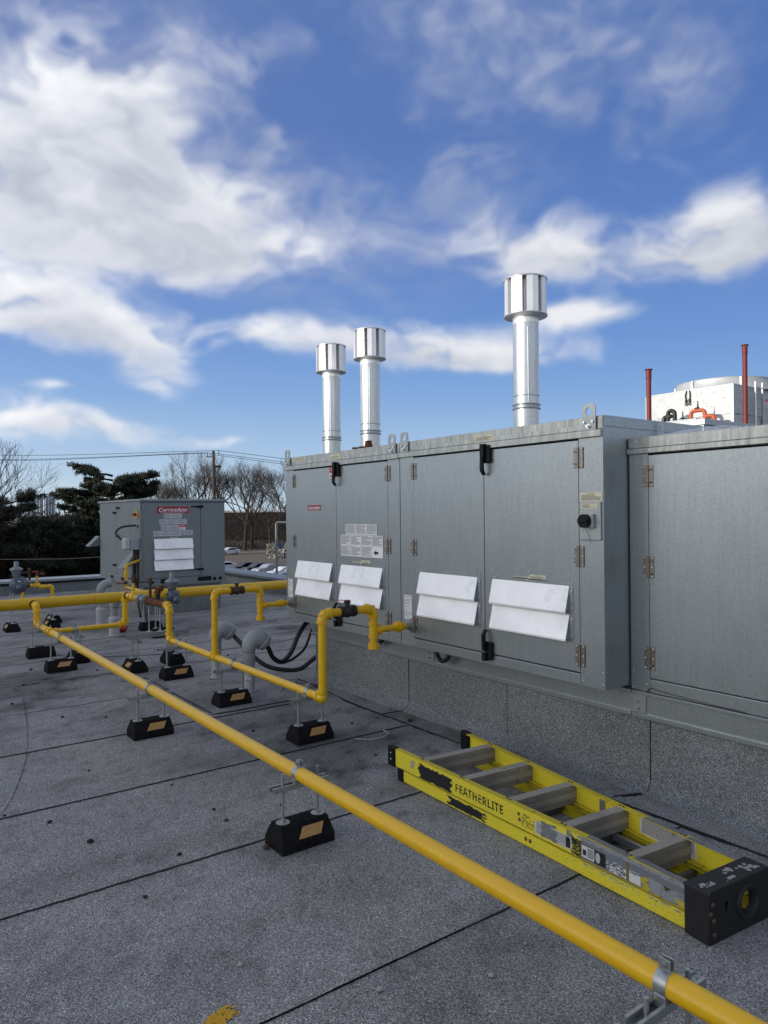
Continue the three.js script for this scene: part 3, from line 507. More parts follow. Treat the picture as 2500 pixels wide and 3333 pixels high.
// ================================================================ yellow gas piping
const RA = 0.030, RB = 0.0245, RC = 0.057;
function elbow(name, c, d1, d2, r, mat, parent, L = 2.0) {
  const a = c.clone().addScaledVector(d1, r * L), b = c.clone().addScaledVector(d2, r * L), cv = new THREE.QuadraticBezierCurve3(a, c, b);
  return part(name, [new THREE.TubeGeometry(cv, 14, r * 1.17, 18, false), cyl(a.clone().addScaledVector(d1, -r * 0.35), a.clone().addScaledVector(d1, r * 0.30), r * 1.36, 20), cyl(b.clone().addScaledVector(d2, -r * 0.35), b.clone().addScaledVector(d2, r * 0.30), r * 1.36, 20), cyl(a, a.clone().addScaledVector(d1, r * 0.36), r * 1.2, 18), cyl(b, b.clone().addScaledVector(d2, r * 0.36), r * 1.2, 18)], mat, parent);
}
function tee(c, ax, br, r, mat, parent, L = 1.7, rb = r) {
  const p = (d, s) => c.clone().addScaledVector(d, s), n = ax.clone().negate();
  return part('tee', [cyl(p(n, r * L), p(ax, r * L), r * 1.17, 18), cyl(p(ax, r * (L - 0.45)), p(ax, r * (L + 0.1)), r * 1.36, 20), cyl(p(n, r * (L - 0.45)), p(n, r * (L + 0.1)), r * 1.36, 20), cyl(c, p(br, r * 1.1 + rb * 0.9), rb * 1.17, 18), cyl(p(br, r * 1.1 + rb * 0.5), p(br, r * 1.1 + rb * 1.0), rb * 1.36, 20)], mat, parent);
}
const pipe = (a, b, r, mat, parent, name = 'pipe') => part(name, cyl(a, b, r, 22), mat, parent);
function union(a, d, r, mat, parent) { const p = (s) => a.clone().addScaledVector(d, s); return part('union', [cyl(p(-0.028), p(0.028), r * 1.25, 16), cyl(p(-0.012), p(0.012), r * 1.75, 8), cyl(p(-0.030), p(-0.022), r * 1.4, 16), cyl(p(0.022), p(0.030), r * 1.4, 16)], mat, parent); }
const DX = V(1, 0, 0), DY = V(0, 1, 0), DZ = V(0, 0, 1), NX = V(-1, 0, 0), NY = V(0, -1, 0), NZ = V(0, 0, -1);
function ballValve(c, d, r, mat, parent, red) {
  const p = (s) => c.clone().addScaledVector(d, s);
  const v = part('valve', [cyl(p(-0.055), p(0.055), r * 1.12, 16), cyl(p(-0.055), p(-0.033), r * 1.42, 8), cyl(p(0.033), p(0.055), r * 1.42, 8), ball(c, r * 1.5, 1, 1, 1, 16, 12), cyl(c, c.clone().addScaledVector(DY, r * 2.1), r * 0.62, 12), cyl(c.clone().addScaledVector(DY, r * 2.0), c.clone().addScaledVector(DY, r * 2.5), r * 0.85, 6)], mat, parent);
  if (red) part('lever', [box(c.x - 0.105, c.x + 0.012, c.y + r * 2.35, c.y + r * 2.35 + 0.004, c.z - 0.010, c.z + 0.010)].map((g) => g.translate(-c.x, -c.y, -c.z).rotateZ(-0.10).rotateY(0.25).translate(c.x, c.y + 0.006, c.z)), M.handleRed, v);
  return v;
}
// the main along the far side
{
  const y = 0.475, z = -8.2, t = thing('gas_main', 'thick yellow gas main running across the roof before the far cabinet', 'gas pipe', [1.5, 0, z]);
  for (const [a, b] of [[-3.2, 1.4], [1.61, 2.12], [2.34, 5.95]]) pipe(V(a, y, z), V(b, y, z), RC, M.yellowMain, t);
  for (const x of [1.505, 2.23]) part('tee', [cyl(V(x - 0.108, y, z), V(x + 0.112, y, z), RC * 1.07, 24)], M.yellowMain, t);
  part('branch_outlet', [cyl(V(1.505, y, z), V(1.505, y, z + 0.085), 0.040, 20), cyl(V(1.505, y, z + 0.06), V(1.505, y, z + 0.085), 0.047, 20)], M.yellowMain, t);
  part('end_cap', cyl(V(5.95, y, z), V(5.985, y, z), RC * 1.2, 20), M.yellowMain, t);
}
// the long branch towards the camera
{
  const x = 1.511, y = 0.287, t = thing('gas_pipe', 'long yellow gas pipe with two clamps, passing beside the ladder', 'gas pipe', [x, 0, -4]);
  const top = V(x - 0.004, 0.475, -7.972), low = V(x - 0.002, y, -7.972);
  pipe(V(x - 0.004, 0.475, -8.12), V(x - 0.004, 0.475, -8.03), RA, M.iron, t, 'nipple');
  elbow('elbow', top, NZ, NY, RA, M.yellow, t); elbow('elbow', low, DY, DZ, RA, M.yellow, t); pipe(top, low, RA, M.yellow, t);
  pipe(low, V(x, y, -7.45), RA, M.yellow, t); tee(V(x, y, -7.38), DZ, DX, RA, M.yellow, t, 1.9, RB);
  pipe(V(x, y, -7.31), V(x, y, 0.9), RA, M.yellow, t);
}
// the cross branch, the regulator train and the second run
{
  const x = 2.236, y = 0.290, t = thing('gas_pipe', 'yellow gas pipe run with the grey regulator, feeding both looped risers', 'gas pipe', [x, 0, -5.5]);
  const c0 = V(x - 0.03, 0.290, -7.38), c1 = V(x - 0.03, 0.585, -7.38);
  pipe(V(1.56, 0.287, -7.38), c0, RB, M.yellow, t); elbow('elbow', c0, NX, DY, RB * 1.15, M.yellow, t); pipe(c0, c1, RB * 1.15, M.yellow, t); elbow('elbow', c1, NY, DZ, RB * 1.15, M.yellow, t);
  const q = (z) => V(x - 0.03 + 0.03 * sstep(-7.3, -6.3, z), 0.585, z);
  pipe(q(-7.33), q(-7.27), RB * 1.3, M.iron, t, 'nipple'); pipe(q(-7.27), q(-7.02), RB * 1.15, M.yellow, t); tee(q(-7.12), DZ, DY, RB * 1.15, M.yellow, t, 1.8, 0.013);
  pipe(V(q(-7.12).x, 0.64, -7.12), V(q(-7.12).x, 0.725, -7.12), 0.013, M.yellow, t); part('gauge_cock', [cyl(V(q(-7.12).x, 0.72, -7.12), V(q(-7.12).x, 0.80, -7.12), 0.017, 12), cyl(V(q(-7.12).x - 0.05, 0.765, -7.12), V(q(-7.12).x, 0.765, -7.12), 0.006, 8)], M.bronze, t);
  union(q(-6.93), DZ, RB * 1.05, M.zinc, t); pipe(q(-7.02), q(-6.72), RB, M.zinc, t, 'nipple'); union(q(-6.82), DZ, RB, M.zinc, t);
  part('tee', [cyl(q(-6.76), q(-6.30), RB * 1.28, 18), cyl(q(-6.74), q(-6.70), RB * 1.55, 18), cyl(q(-6.60), q(-6.56), RB * 1.5, 18), cyl(q(-6.46), q(-6.42), RB * 1.5, 18)], M.rust, t);
  const tap = q(-6.68); part('test_cock', [cyl(tap, V(tap.x, 0.74, tap.z), 0.014, 12), cyl(V(tap.x, 0.74, tap.z), V(tap.x, 0.80, tap.z), 0.018, 12), cyl(V(tap.x - 0.11, 0.765, tap.z), V(tap.x, 0.765, tap.z), 0.006, 8)], M.bronze, t);
  const e0 = q(-6.5), rs = V(e0.x, 0.72, e0.z); part('riser', cyl(e0, rs, 0.023, 16), M.iron, t); elbow('elbow', rs, NY, V(0.85, 0, 0.53).normalize(), 0.023, M.rust, t, 1.8);
  const d0 = q(-6.215), d1 = V(x, y, -6.215); elbow('elbow', d0, NZ, NY, RB * 1.15, M.yellow, t); pipe(q(-6.33), d0, RB * 1.15, M.yellow, t); pipe(d0, d1, RB * 1.1, M.yellow, t); elbow('elbow', d1, DY, DZ, RB * 1.1, M.yellow, t);
  const z1 = -5.235, z2 = -3.675;
  pipe(d1, V(x, y, z1 - 0.04), RB, M.yellow, t); tee(V(x, y, z1), DZ, DY, RB, M.yellow, t); pipe(V(x, y, z1 + 0.04), V(x, y, z2), RB, M.yellow, t); elbow('elbow', V(x, y, z2), NZ, DY, RB, M.yellow, t, 1.5); part('elbow_heel', ball(V(x, y, z2), RB * 1.36, 1, 1, 1, 20, 14), M.yellow, t);
}
function loop(x, z, xr, yTop, label, red, mat, r) {      // riser, crossover with valve, drop with drip leg, union into the cabinet
  const t = thing('gas_riser', label, 'gas pipe', [x, 0.33, z], 'yellow gas risers into the cabinets'), a = V(x, yTop, z), b = V(xr, yTop, z), yT = 0.652;
  pipe(V(x, 0.33, z), a, r, M.yellow, t); elbow('elbow', a, NY, DX, r, M.yellow, t); pipe(a, b, r * 0.96, M.yellow, t); elbow('elbow', b, NX, NY, r, M.yellow, t);
  ballValve(V(mix(x, xr, 0.48), yTop, z), DX, r, mat, t, red);
  pipe(b, V(xr, 0.545, z), r * 0.96, M.yellow, t); tee(V(xr, yT, z), DY, DX, r * 0.96, M.yellow, t, 1.9); part('drip_cap', cyl(V(xr, 0.536, z), V(xr, 0.572, z), r * 1.4, 20), M.yellow, t);
  const zz = z - 0.012; pipe(V(xr, yT, z), V(2.90, yT - 0.002, zz), r * 0.82, M.yellow, t); union(V(mix(xr, 2.91, 0.66), yT, z - 0.008), DX, r * 0.82, M.yellow, t);
  part('bushing', [cyl(V(2.868, yT, zz), V(2.885, yT, zz), r * 0.95, 16), cyl(V(2.884, yT, zz), V(2.900, yT, zz), r * 1.5, 6), cyl(V(2.898, yT, zz), V(2.9105, yT, zz), r * 1.75, 24)], M.zinc, t);
  return t;
}
loop(2.236, -5.235, 2.622, 0.786, 'yellow gas riser with brass valve, looping to the end of the first cabinet', false, M.bronze, RB * 0.96);
loop(2.236, -3.664, 2.608, 0.786, 'yellow gas riser with dark valve and red lever in front of the white hoods', true, M.iron, RB * 1.02);

// ================================================================ pipe supports: recycled rubber block, two threaded rods, strut, clamp
function rubberBlock() {
  const L = 0.246, g = new THREE.BoxGeometry(L, 0.102, 0.155, 22, 10, 12).translate(0, 0.051, 0), p = g.attributes.position;
  for (let i = 0; i < p.count; i++) {
    let x = p.getX(i), y = p.getY(i), z = p.getZ(i); const k = sstep(0, 1, clamp((y - 0.036) / 0.066)) * 0.15 + clamp((y - 0.036) / 0.066) * 0.85;
    z *= mix(1, 0.56, k); x *= mix(1, 0.90, k);
    const e = Math.abs(z) > 0.06 || Math.abs(x) > 0.1 ? 1 : 0.6, n = 0.0045 * e;
    x += n * (fbm(z * 130, y * 130, 1.2, 2) - 0.5) * (x > 0 ? 1 : 1); z += n * (fbm(x * 130 + 5, y * 130, 3.2, 2) - 0.5); if (y > 0.003) y += n * 0.7 * (fbm(x * 130, z * 130, 5.2, 2) - 0.5);
    p.setXYZ(i, x, y, z);
  }
  g.computeVertexNormals(); return g;
}
const blockGeo = tri(rubberBlock());
function strutGeo(x0, x1, y0, h, z = 0, flip = false) {   // C channel, open at the top, with turned-in lips
  const w = 0.0205, s = 0.0025, o = [[-w, 0], [w, 0], [w, h], [w - 0.009, h], [w - 0.009, h - 0.006], [w - s, h - 0.006], [w - s, s], [-w + s, s], [-w + s, h - 0.006], [-w + 0.009, h - 0.006], [-w + 0.009, h], [-w, h]];
  return prism(o.map(([a, b]) => [a + z, y0 + b]), 'x', x0, x1);
}
function clampGeo(y, r) {                                 // two strap halves round a pipe along z, ears bolted together on top
  const w = 0.0155, ring = lathe([[r, -w], [r + 0.0028, -w], [r + 0.0028, w], [r, w]], V(0, y, 0), DZ, 28);
  return [ring, box(-0.0085, -0.0055, y + r - 0.002, y + r + 0.028, -w, w, 0.001), box(0.0055, 0.0085, y + r - 0.002, y + r + 0.028, -w, w, 0.001), cyl(V(-0.018, y + r + 0.016, 0), V(0.018, y + r + 0.016, 0), 0.0035, 8), cyl(V(-0.016, y + r + 0.016, 0), V(-0.0085, y + r + 0.016, 0), 0.0075, 6), cyl(V(0.0085, y + r + 0.016, 0), V(0.016, y + r + 0.016, 0), 0.0075, 6), box(-0.030, -0.014, y - r - 0.018, y - r * 0.55, -w, w, 0.002), box(0.014, 0.030, y - r - 0.018, y - r * 0.55, -w, w, 0.002)];
}
const stickerGeo = () => quad([-0.046, 0.0485, 0.0755], [0.058, 0.0485, 0.0755], [0.084, 0.0865, 0.0535], [-0.018, 0.0865, 0.0535]);
function support(pos, turn, label, { y = 0.287, r = RA, sticker = true, strut = true, rodTop = 0.302, clampOn = true, shift = 0 }) {
  const t = thing('pipe_support', label, 'pipe support', [0, 0, 0], 'rubber block pipe supports on the roof');
  const b = new THREE.Mesh(blockGeo, M.rubber); b.name = 'rubber_block'; b.castShadow = b.receiveShadow = true; t.add(b);
  if (sticker) part('reflective_tape', stickerGeo(), M.tape, b, true);
  const sTop = y - r - 0.001, sBot = sTop - 0.021;
  for (const x of [-0.080, 0.087]) {
    const rod = part('threaded_rod', cyl(V(x, 0.098, 0), V(x, rodTop, 0), 0.0066, 10), M.zinc, t);
    part('washer', lathe([[0.006, 0], [0.029, 0], [0.029, 0.0025], [0.006, 0.0035]], V(x, 0.1015, 0), DY, 24), M.zinc, rod);
    part('nut', cyl(V(x, 0.104, 0), V(x, 0.114, 0), 0.0125, 6), M.zinc, rod); if (strut) part('nut', cyl(V(x, sBot - 0.013, 0), V(x, sBot - 0.002, 0), 0.0125, 6), M.zinc, rod);
  }
  if (strut) part('strut_channel', strutGeo(-0.132, 0.134, sBot, 0.021), M.zinc, t);
  if (clampOn) part('pipe_clamp', clampGeo(y, r).map((g) => g.translate(shift, 0, 0)), M.zinc, t);
  t.position.set(pos[0], 0, pos[1]); t.rotation.y = turn;
  return t;
}
support([1.512, -2.672], 0, 'rubber pipe support block under the long gas pipe, left of the ladder', {});
support([1.508, -4.545], 0, 'rubber pipe support block under the long gas pipe, before the patch corner', {});
support([1.500, -6.92], 0, 'rubber pipe support block with tan tape, beside the block that carries the cross branch', {});
support([1.493, -7.718], 0, 'plain rubber pipe support without tape where the long gas pipe leaves the main', { sticker: false });
support([1.512, -0.97], 0, 'pipe support with shiny clamp holding the long gas pipe past the ladder cap', { rodTop: 0.285 });
support([2.247, -3.835], 0, 'rubber pipe support beside the bottom elbow of the riser with red lever', { y: 0.290, r: RB, shift: -0.010 });
support([2.216, -4.895], 0, 'rubber pipe support standing on the patch beside the vent pipes', { y: 0.290, r: RB, shift: 0.018 });
support([2.206, -5.975], 0, 'rubber pipe support under the drop below the grey regulator', { y: 0.290, r: RB, rodTop: 0.33, shift: 0.030 });
support([1.723, -7.24], -Math.PI / 2, 'rubber pipe support carrying the short yellow cross branch', { y: 0.287, r: RB, sticker: false, shift: -0.14, strut: false, clampOn: false });
{ // strap clamp of the cross branch on its own short strut
  const t = thing('pipe_clamp', 'upright strap clamp round the yellow cross branch', 'pipe clamp', [1.73, 0.24, -7.38]);
  part('strap', [lathe([[RB, -0.018], [RB + 0.003, -0.018], [RB + 0.003, 0.018], [RB, 0.018]], V(1.73, 0.2885, -7.38), DX, 24), box(1.712, 1.748, 0.31, 0.352, -7.390, -7.386, 0.001), box(1.712, 1.748, 0.31, 0.352, -7.374, -7.370, 0.001)], M.zinc, t);
  part('strut_channel', orientStrut(1.73, -7.49, -7.11, 0.240), M.zinc, t);
}
function orientStrut(x, z0, z1, y0) { const g = strutGeo(z0, z1, y0, 0.021); return g.rotateY(-Math.PI / 2).translate(x, 0, 0); }

// ================================================================ regulators
function regulator(label, c, face, head, s = 1, hs = 1) {        // big round diaphragm case facing `face`, vent head above
  const t = thing('gas_regulator', label, 'regulator', [c.x, c.y, c.z]), up = DY, r = 0.102 * s;
  const b = part('diaphragm_case', [lathe([[0, -0.045], [0.03, -0.045], [0.075, -0.03], [r * 0.96, -0.010], [r, -0.007], [r, 0.007], [r * 0.96, 0.010], [0.082, 0.032], [0.045, 0.050], [0.03, 0.054], [0, 0.055]].map(([a, q]) => [a < 0.09 ? a * s : a, q * s]), c, face, 36)], M.regulator, t);
  const u = V(0, 1, 0), w = face.clone().cross(u).normalize(), bolts = [];
  for (let k = 0; k < 8; k++) { const a = k / 8 * 6.283 + 0.3, p = c.clone().addScaledVector(w, Math.cos(a) * r * 0.93).addScaledVector(u, Math.sin(a) * r * 0.93); bolts.push(cyl(p.clone().addScaledVector(face, -0.016), p.clone().addScaledVector(face, 0.018), 0.006, 6)); }
  part('case_bolts', bolts, M.iron, b).userData.kind = 'stuff';
  part('spring_case', lathe([[0.03, 0], [0.042, 0.02], [0.058, 0.075], [0.074, 0.085], [0.074, 0.100], [0.045, 0.118], [0.030, 0.126], [0.027, 0.128], [0.025, 0.19], [0, 0.192]].map(([a, q]) => [a * hs, q * hs]), head, DY, 28), M.regulatorLight, t);
  part('body', [cyl(V(c.x, c.y, c.z).addScaledVector(face, -0.03), V(head.x, head.y + 0.02, head.z), 0.034, 16), cyl(c.clone().addScaledVector(face, 0.045), c.clone().addScaledVector(face, 0.062), 0.028, 16), ball(c.clone().addScaledVector(face, 0.055).add(V(0, -0.03, 0)), 0.032, 1, 1.3, 1)], M.regulator, t);
  return t;
}
regulator('grey gas regulator with round case beside the rusty elbow', V(2.345, 0.645, -6.42), V(0.25, 0, 0.97).normalize(), V(2.345, 0.695, -6.44), 0.72, 0.85);
{
  const t = regulator('grey gas regulator with white arrow plate standing behind the gas main', V(1.632, 0.556, -9.66), V(-0.15, 0, 1).normalize(), V(1.608, 0.645, -9.67), 1.02);
  const f = V(-0.15, 0, 1).normalize(), w = V(1, 0, 0.15).normalize(), p = V(1.632, 0.556, -9.66).addScaledVector(f, 0.0565), q = (a, b) => p.clone().addScaledVector(w, a).add(V(0, b, 0)).toArray();
  part('arrow_plate', quad(q(-0.04, 0.03), q(0.04, 0.03), q(0.04, 0.052), q(-0.04, 0.052)), printMat(128, 40, (x) => { x.fillStyle = '#1c2226'; x.fillRect(0, 0, 128, 40); x.fillStyle = '#d4d8da'; x.fillRect(34, 10, 50, 20); x.beginPath(); x.moveTo(84, 2); x.lineTo(108, 20); x.lineTo(84, 38); x.fill(); }), t, true);
  part('brass_cock', [cyl(V(1.66, 0.69, -9.67), V(1.75, 0.70, -9.67), 0.012, 10), cyl(V(1.75, 0.60, -9.67), V(1.75, 0.735, -9.67), 0.014, 10), cyl(V(1.75, 0.70, -9.67), V(1.75, 0.745, -9.67), 0.019, 6)], M.bronze, t);
}
{ // yellow piping of the far regulator
  const t = thing('gas_pipe', 'thin yellow gas piping with red tagged cocks beside the far regulator', 'gas pipe', [1.9, 0, -9.66]), y = 0.535, z = -9.66;
  pipe(V(1.70, y, z), V(1.75, y, z), 0.024, M.iron, t, 'nipple'); pipe(V(1.75, y + 0.005, z), V(1.86, y - 0.01, z + 0.02), 0.021, M.yellow, t); tee(V(1.83, y, z + 0.01), DX, DY, 0.020, M.yellow, t, 1.6, 0.013);
  pipe(V(1.83, y + 0.04, z + 0.01), V(1.83, 0.655, z + 0.01), 0.013, M.yellow, t); part('cock', cyl(V(1.83, 0.65, z + 0.01), V(1.83, 0.695, z + 0.01), 0.016, 10), M.bronze, t);
  part('red_tag', [box(1.775, 1.85, 0.695, 0.707, z, z + 0.012, 0.002), box(1.86, 1.905, 0.668, 0.682, z, z + 0.012, 0.002)], M.handleRed, t);
  elbow('elbow', V(1.885, 0.515, z + 0.03), NX, DX, 0.02, M.yellow, t, 1.2); pipe(V(1.9, 0.515, z + 0.03), V(1.99, 0.515, z + 0.03), 0.02, M.yellow, t); elbow('elbow', V(2.0, 0.515, z + 0.03), NX, NY, 0.02, M.yellow, t); pipe(V(2.0, 0.50, z + 0.03), V(2.0, 0.27, z + 0.03), 0.02, M.yellow, t);
  pipe(V(1.672, 0.27, z), V(1.672, 0.46, z), 0.018, M.yellow, t); elbow('elbow', V(1.672, 0.262, z), DY, DX, 0.018, M.yellow, t); pipe(V(1.68, 0.262, z), V(2.0, 0.262, z + 0.03), 0.018, M.yellow, t); elbow('elbow', V(2.0, 0.262, z + 0.03), NX, DY, 0.018, M.yellow, t);
}
// blocks of the regulator stands
support([1.551, -9.665], -Math.PI / 2, 'rubber pipe support block under the far regulator, behind the gas main', { strut: false, clampOn: false, rodTop: 0.46 });
support([2.0, -9.68], -Math.PI / 2, 'rubber pipe support block under the thin yellow piping, behind the gas main', { strut: false, clampOn: false, rodTop: 0.262 });
support([2.11, -10.11], -Math.PI / 2, 'rubber pipe support block standing free behind the gas main', { strut: false, clampOn: false, rodTop: 0.36 });
support([2.02, -6.485], -Math.PI / 2, 'rubber block with orange tape at one end of the regulator stand', { strut: false, clampOn: false, rodTop: 0.262, sticker: true });
support([2.405, -6.61], -Math.PI / 2, 'plain rubber block without tape at the other end of the regulator stand', { strut: false, clampOn: false, rodTop: 0.262, sticker: false });
support([2.84, -8.11], 0, 'low rubber block on the roof before the far cabinet curb', { strut: false, clampOn: false, rodTop: 0.40, sticker: false });
support([2.90, -8.70], 0, 'rubber block beside the black cables before the far cabinet', { strut: true, clampOn: false, rodTop: 0.43, sticker: false, y: 0.40, r: 0.0 });
{
  const t = thing('regulator_stand', 'galvanized strut stand with rods holding the regulator train', 'stand', [2.2, 0.24, -6.5]);
  part('long_strut', strutGeo(1.95, 2.52, 0.283, 0.041, -6.50), M.zinc, t);
  part('cross_strut', orientStrut(2.02, -6.60, -6.36, 0.262), M.zinc, t); part('cross_strut', orientStrut(2.405, -6.72, -6.50, 0.262), M.zinc, t);
  for (const [x, z] of [[2.16, -6.52], [2.25, -6.49], [2.32, -6.51]]) { const r = part('post_rod', cyl(V(x, 0.323, z), V(x, 0.555, z), 0.006, 10), M.zinc, t); part('foot_plate', [lathe([[0.006, 0.02], [0.012, 0.008], [0.030, 0.003], [0.030, 0], [0.004, 0]], V(x, 0.3245, z), DY, 20)], M.zinc, r); }
}
// ================================================================ vent goosenecks and cables
function gooseneck(x, z, label, h, label2) {
  const t = thing('vent_gooseneck', label, 'vent pipe', [x, 0, z], 'grey gooseneck vents through the roof');
  part('pipe', [cyl(V(x, 0, z), V(x, h - 0.07, z), 0.039, 24), lathe([[0.039, 0], [0.056, 0], [0.05, 0.008], [0.040, 0.012]], V(x, 0.008, z), DY, 24)], M.pvc, t);
  part('coupling', [cyl(V(x, h - 0.10, z), V(x, h + 0.01, z), 0.0435, 24)], M.pvcDark, t);
  const hd = part('hood', [sweep([V(x - 0.004, h - 0.005, z), V(x + 0.0, h + 0.045, z), V(x + 0.035, h + 0.090, z), V(x + 0.090, h + 0.085, z + 0.004), V(x + 0.138, h + 0.045, z + 0.008)], [0.046, 0.060, 0.068, 0.068, 0.060], 28, 24)], M.pvcDark, t);
  part('rim', lathe([[0.060, -0.004], [0.0725, -0.004], [0.0725, 0.004], [0.060, 0.004]], V(x + 0.112, h + 0.068, z + 0.006), V(0.78, -0.62, 0.06), 24), M.pvc, hd);
  if (label2) { const f = V(-0.72, 0, 0.69), s = V(0.69, 0, 0.72), p = (a, y) => V(x, y, z).addScaledVector(f, Math.sqrt(0.0402 ** 2 - a * a)).addScaledVector(s, a).toArray(); for (const [y0, y1, m] of [[0.150, 0.172, 0], [0.098, 0.120, 1]]) { const gs = []; for (let i = 0; i < 6; i++) { const a = -0.022 + i * 0.0073, b = a + 0.0073, g = quad(p(a, y0), p(b, y0), p(b, y1), p(a, y1)), uv = g.attributes.uv; for (let k = 0; k < uv.count; k++) uv.setX(k, (i + uv.getX(k)) / 6); gs.push(g); } part('printed_label', gs, printMat(128, 64, (c) => { c.fillStyle = m ? '#d8dadb' : '#101112'; c.fillRect(0, 0, 128, 64); c.fillStyle = m ? '#141516' : '#c9cccd'; c.fillRect(8, 10, 70, 10); c.fillRect(8, 30, 104, 8); c.fillRect(8, 46, 60, 8); if (m) c.fillRect(0, 54, 128, 10); }), t, true); } }
  return t;
}
gooseneck(2.468, -5.752, 'grey gooseneck vent behind the brass valve riser', 0.315);
gooseneck(2.482, -5.148, 'grey gooseneck vent with printed labels beside the black cables', 0.315, true);
{ // thicker sleeved pipes near the far cabinet
  for (const [x, z, l, h] of [[2.435, -8.56, 'grey sleeved vent pipe beside the red bag, before the far cabinet', 0.33], [2.54, -9.50, 'grey sleeved vent pipe with black boot behind the gas main', 0.42]]) {
    const t = thing('sleeved_vent', l, 'vent pipe', [x, 0, z], 'grey sleeved vent pipes');
    part('sleeve', lathe([[0.075, 0], [0.062, 0.006], [0.059, 0.01], [0.059, 0.175], [0.062, 0.18], [0.062, 0.19], [0.052, 0.205], [0.04, 0.22], [0, 0.22]], V(x, 0.004, z), DY, 28), M.pvc, t);
    part('pipe', cyl(V(x, 0.2, z), V(x, h, z), 0.040, 22), M.pvcDark, t);
    part('hood', sweep([V(x, h - 0.01, z), V(x + 0.01, h + 0.05, z), V(x + 0.06, h + 0.09, z), V(x + 0.13, h + 0.10, z + 0.01)], [0.05, 0.055, 0.054, 0.05], 20, 20), M.pvcDark, t);
  }
  const r = thing('red_bag', 'small crumpled red bag lying by the sleeved vent', 'bag', [2.56, 0, -8.75]);
  const g = new THREE.IcosahedronGeometry(0.06, 3), p = g.attributes.position; for (let i = 0; i < p.count; i++) { const a = V().fromBufferAttribute(p, i), k = 0.7 + 0.6 * fbm(a.x * 40, a.y * 40, a.z * 40, 3); p.setXYZ(i, a.x * k * 1.5, Math.max(-0.04, a.y * k * 0.8), a.z * k); } g.computeVertexNormals(); part('bag', g.translate(2.56, 0.044, -8.75), mtl(0xa01826, 0.5), r);
}
function cable(label, pts, r, ribbed = false) {
  const t = thing('cable', label, 'cable', pts[0].toArray(), 'black cables by the vents'), c = new THREE.CatmullRomCurve3(pts);
  const n = ribbed ? 320 : 90, pos = new THREE.TubeGeometry(c, n, r, 12, false);
  if (ribbed) { const p = pos.attributes.position, q = V(); for (let i = 0; i <= n; i++) { const m = c.getPointAt(i / n), k = i % 4 < 2 ? 1.1 : 0.92; for (let j = 0; j <= 12; j++) { q.fromBufferAttribute(p, i * 13 + j).sub(m).multiplyScalar(k).add(m); p.setXYZ(i * 13 + j, q.x, q.y, q.z); } } pos.computeVertexNormals(); }
  part('sheath', pos, M.cable, t); return t;
}
cable('black cable bundle sagging from the labelled vent up to the cabinet', [V(2.61, 0.375, -5.14), V(2.66, 0.31, -5.17), V(2.71, 0.23, -5.19), V(2.79, 0.187, -5.2), V(2.87, 0.245, -5.2), V(2.945, 0.385, -5.2), V(3.03, 0.47, -5.22), V(3.16, 0.53, -5.25)], 0.019, false);
cable('ribbed black conduit beside the smooth cable bundle under the cabinet', [V(2.80, 0.19, -5.215), V(2.86, 0.205, -5.23), V(2.925, 0.30, -5.235), V(2.975, 0.40, -5.235), V(3.06, 0.485, -5.25), V(3.17, 0.53, -5.26)], 0.013, true);
cable('thin black cable rising behind the ribbed conduit to the rail end', [V(2.82, 0.168, -5.23), V(2.93, 0.19, -5.25), V(3.03, 0.258, -5.25), V(3.10, 0.37, -5.27), V(3.17, 0.50, -5.28)], 0.011);
cable('black cable sagging lowest, from the vent behind the brass valve riser to the curb', [V(2.60, 0.37, -5.74), V(2.64, 0.30, -5.66), V(2.69, 0.20, -5.52), V(2.77, 0.12, -5.42), V(2.88, 0.085, -5.36), V(3.02, 0.08, -5.31), V(3.11, 0.14, -5.28), V(3.19, 0.21, -5.24)], 0.019);
cable('short black cable loop hanging below the joint of the first two cabinets', [V(3.06, 0.52, -3.60), V(3.055, 0.45, -3.58), V(3.05, 0.425, -3.53), V(3.055, 0.45, -3.48), V(3.06, 0.52, -3.46)], 0.014);
cable('short black cable loop hanging behind the drip leg of the nearest riser', [V(3.06, 0.53, -4.36), V(3.055, 0.47, -4.33), V(3.05, 0.44, -4.26), V(3.055, 0.47, -4.18), V(3.06, 0.53, -4.15)], 0.014);
cable('loose thin black wire lying on the roof beside the vents', [V(2.66, 0.009, -4.98), V(2.80, 0.009, -5.12), V(2.93, 0.009, -5.10), V(2.99, 0.009, -4.99), V(2.86, 0.009, -4.93), V(2.78, 0.009, -4.98), V(2.94, 0.009, -5.22)], 0.003);
cable('thick black cables dropping from the far cabinet to the roof', [V(3.16, 0.95, -10.1), V(3.13, 0.5, -10.05), V(3.08, 0.36, -9.7), V(2.98, 0.22, -9.2), V(2.93, 0.05, -8.85), V(2.95, 0.02, -8.6)], 0.026);
cable('black conduit hanging at the corner of the far cabinet', [V(3.17, 0.97, -10.06), V(3.165, 0.6, -10.02), V(3.15, 0.2, -9.95), V(3.1, 0.03, -9.7)], 0.018);

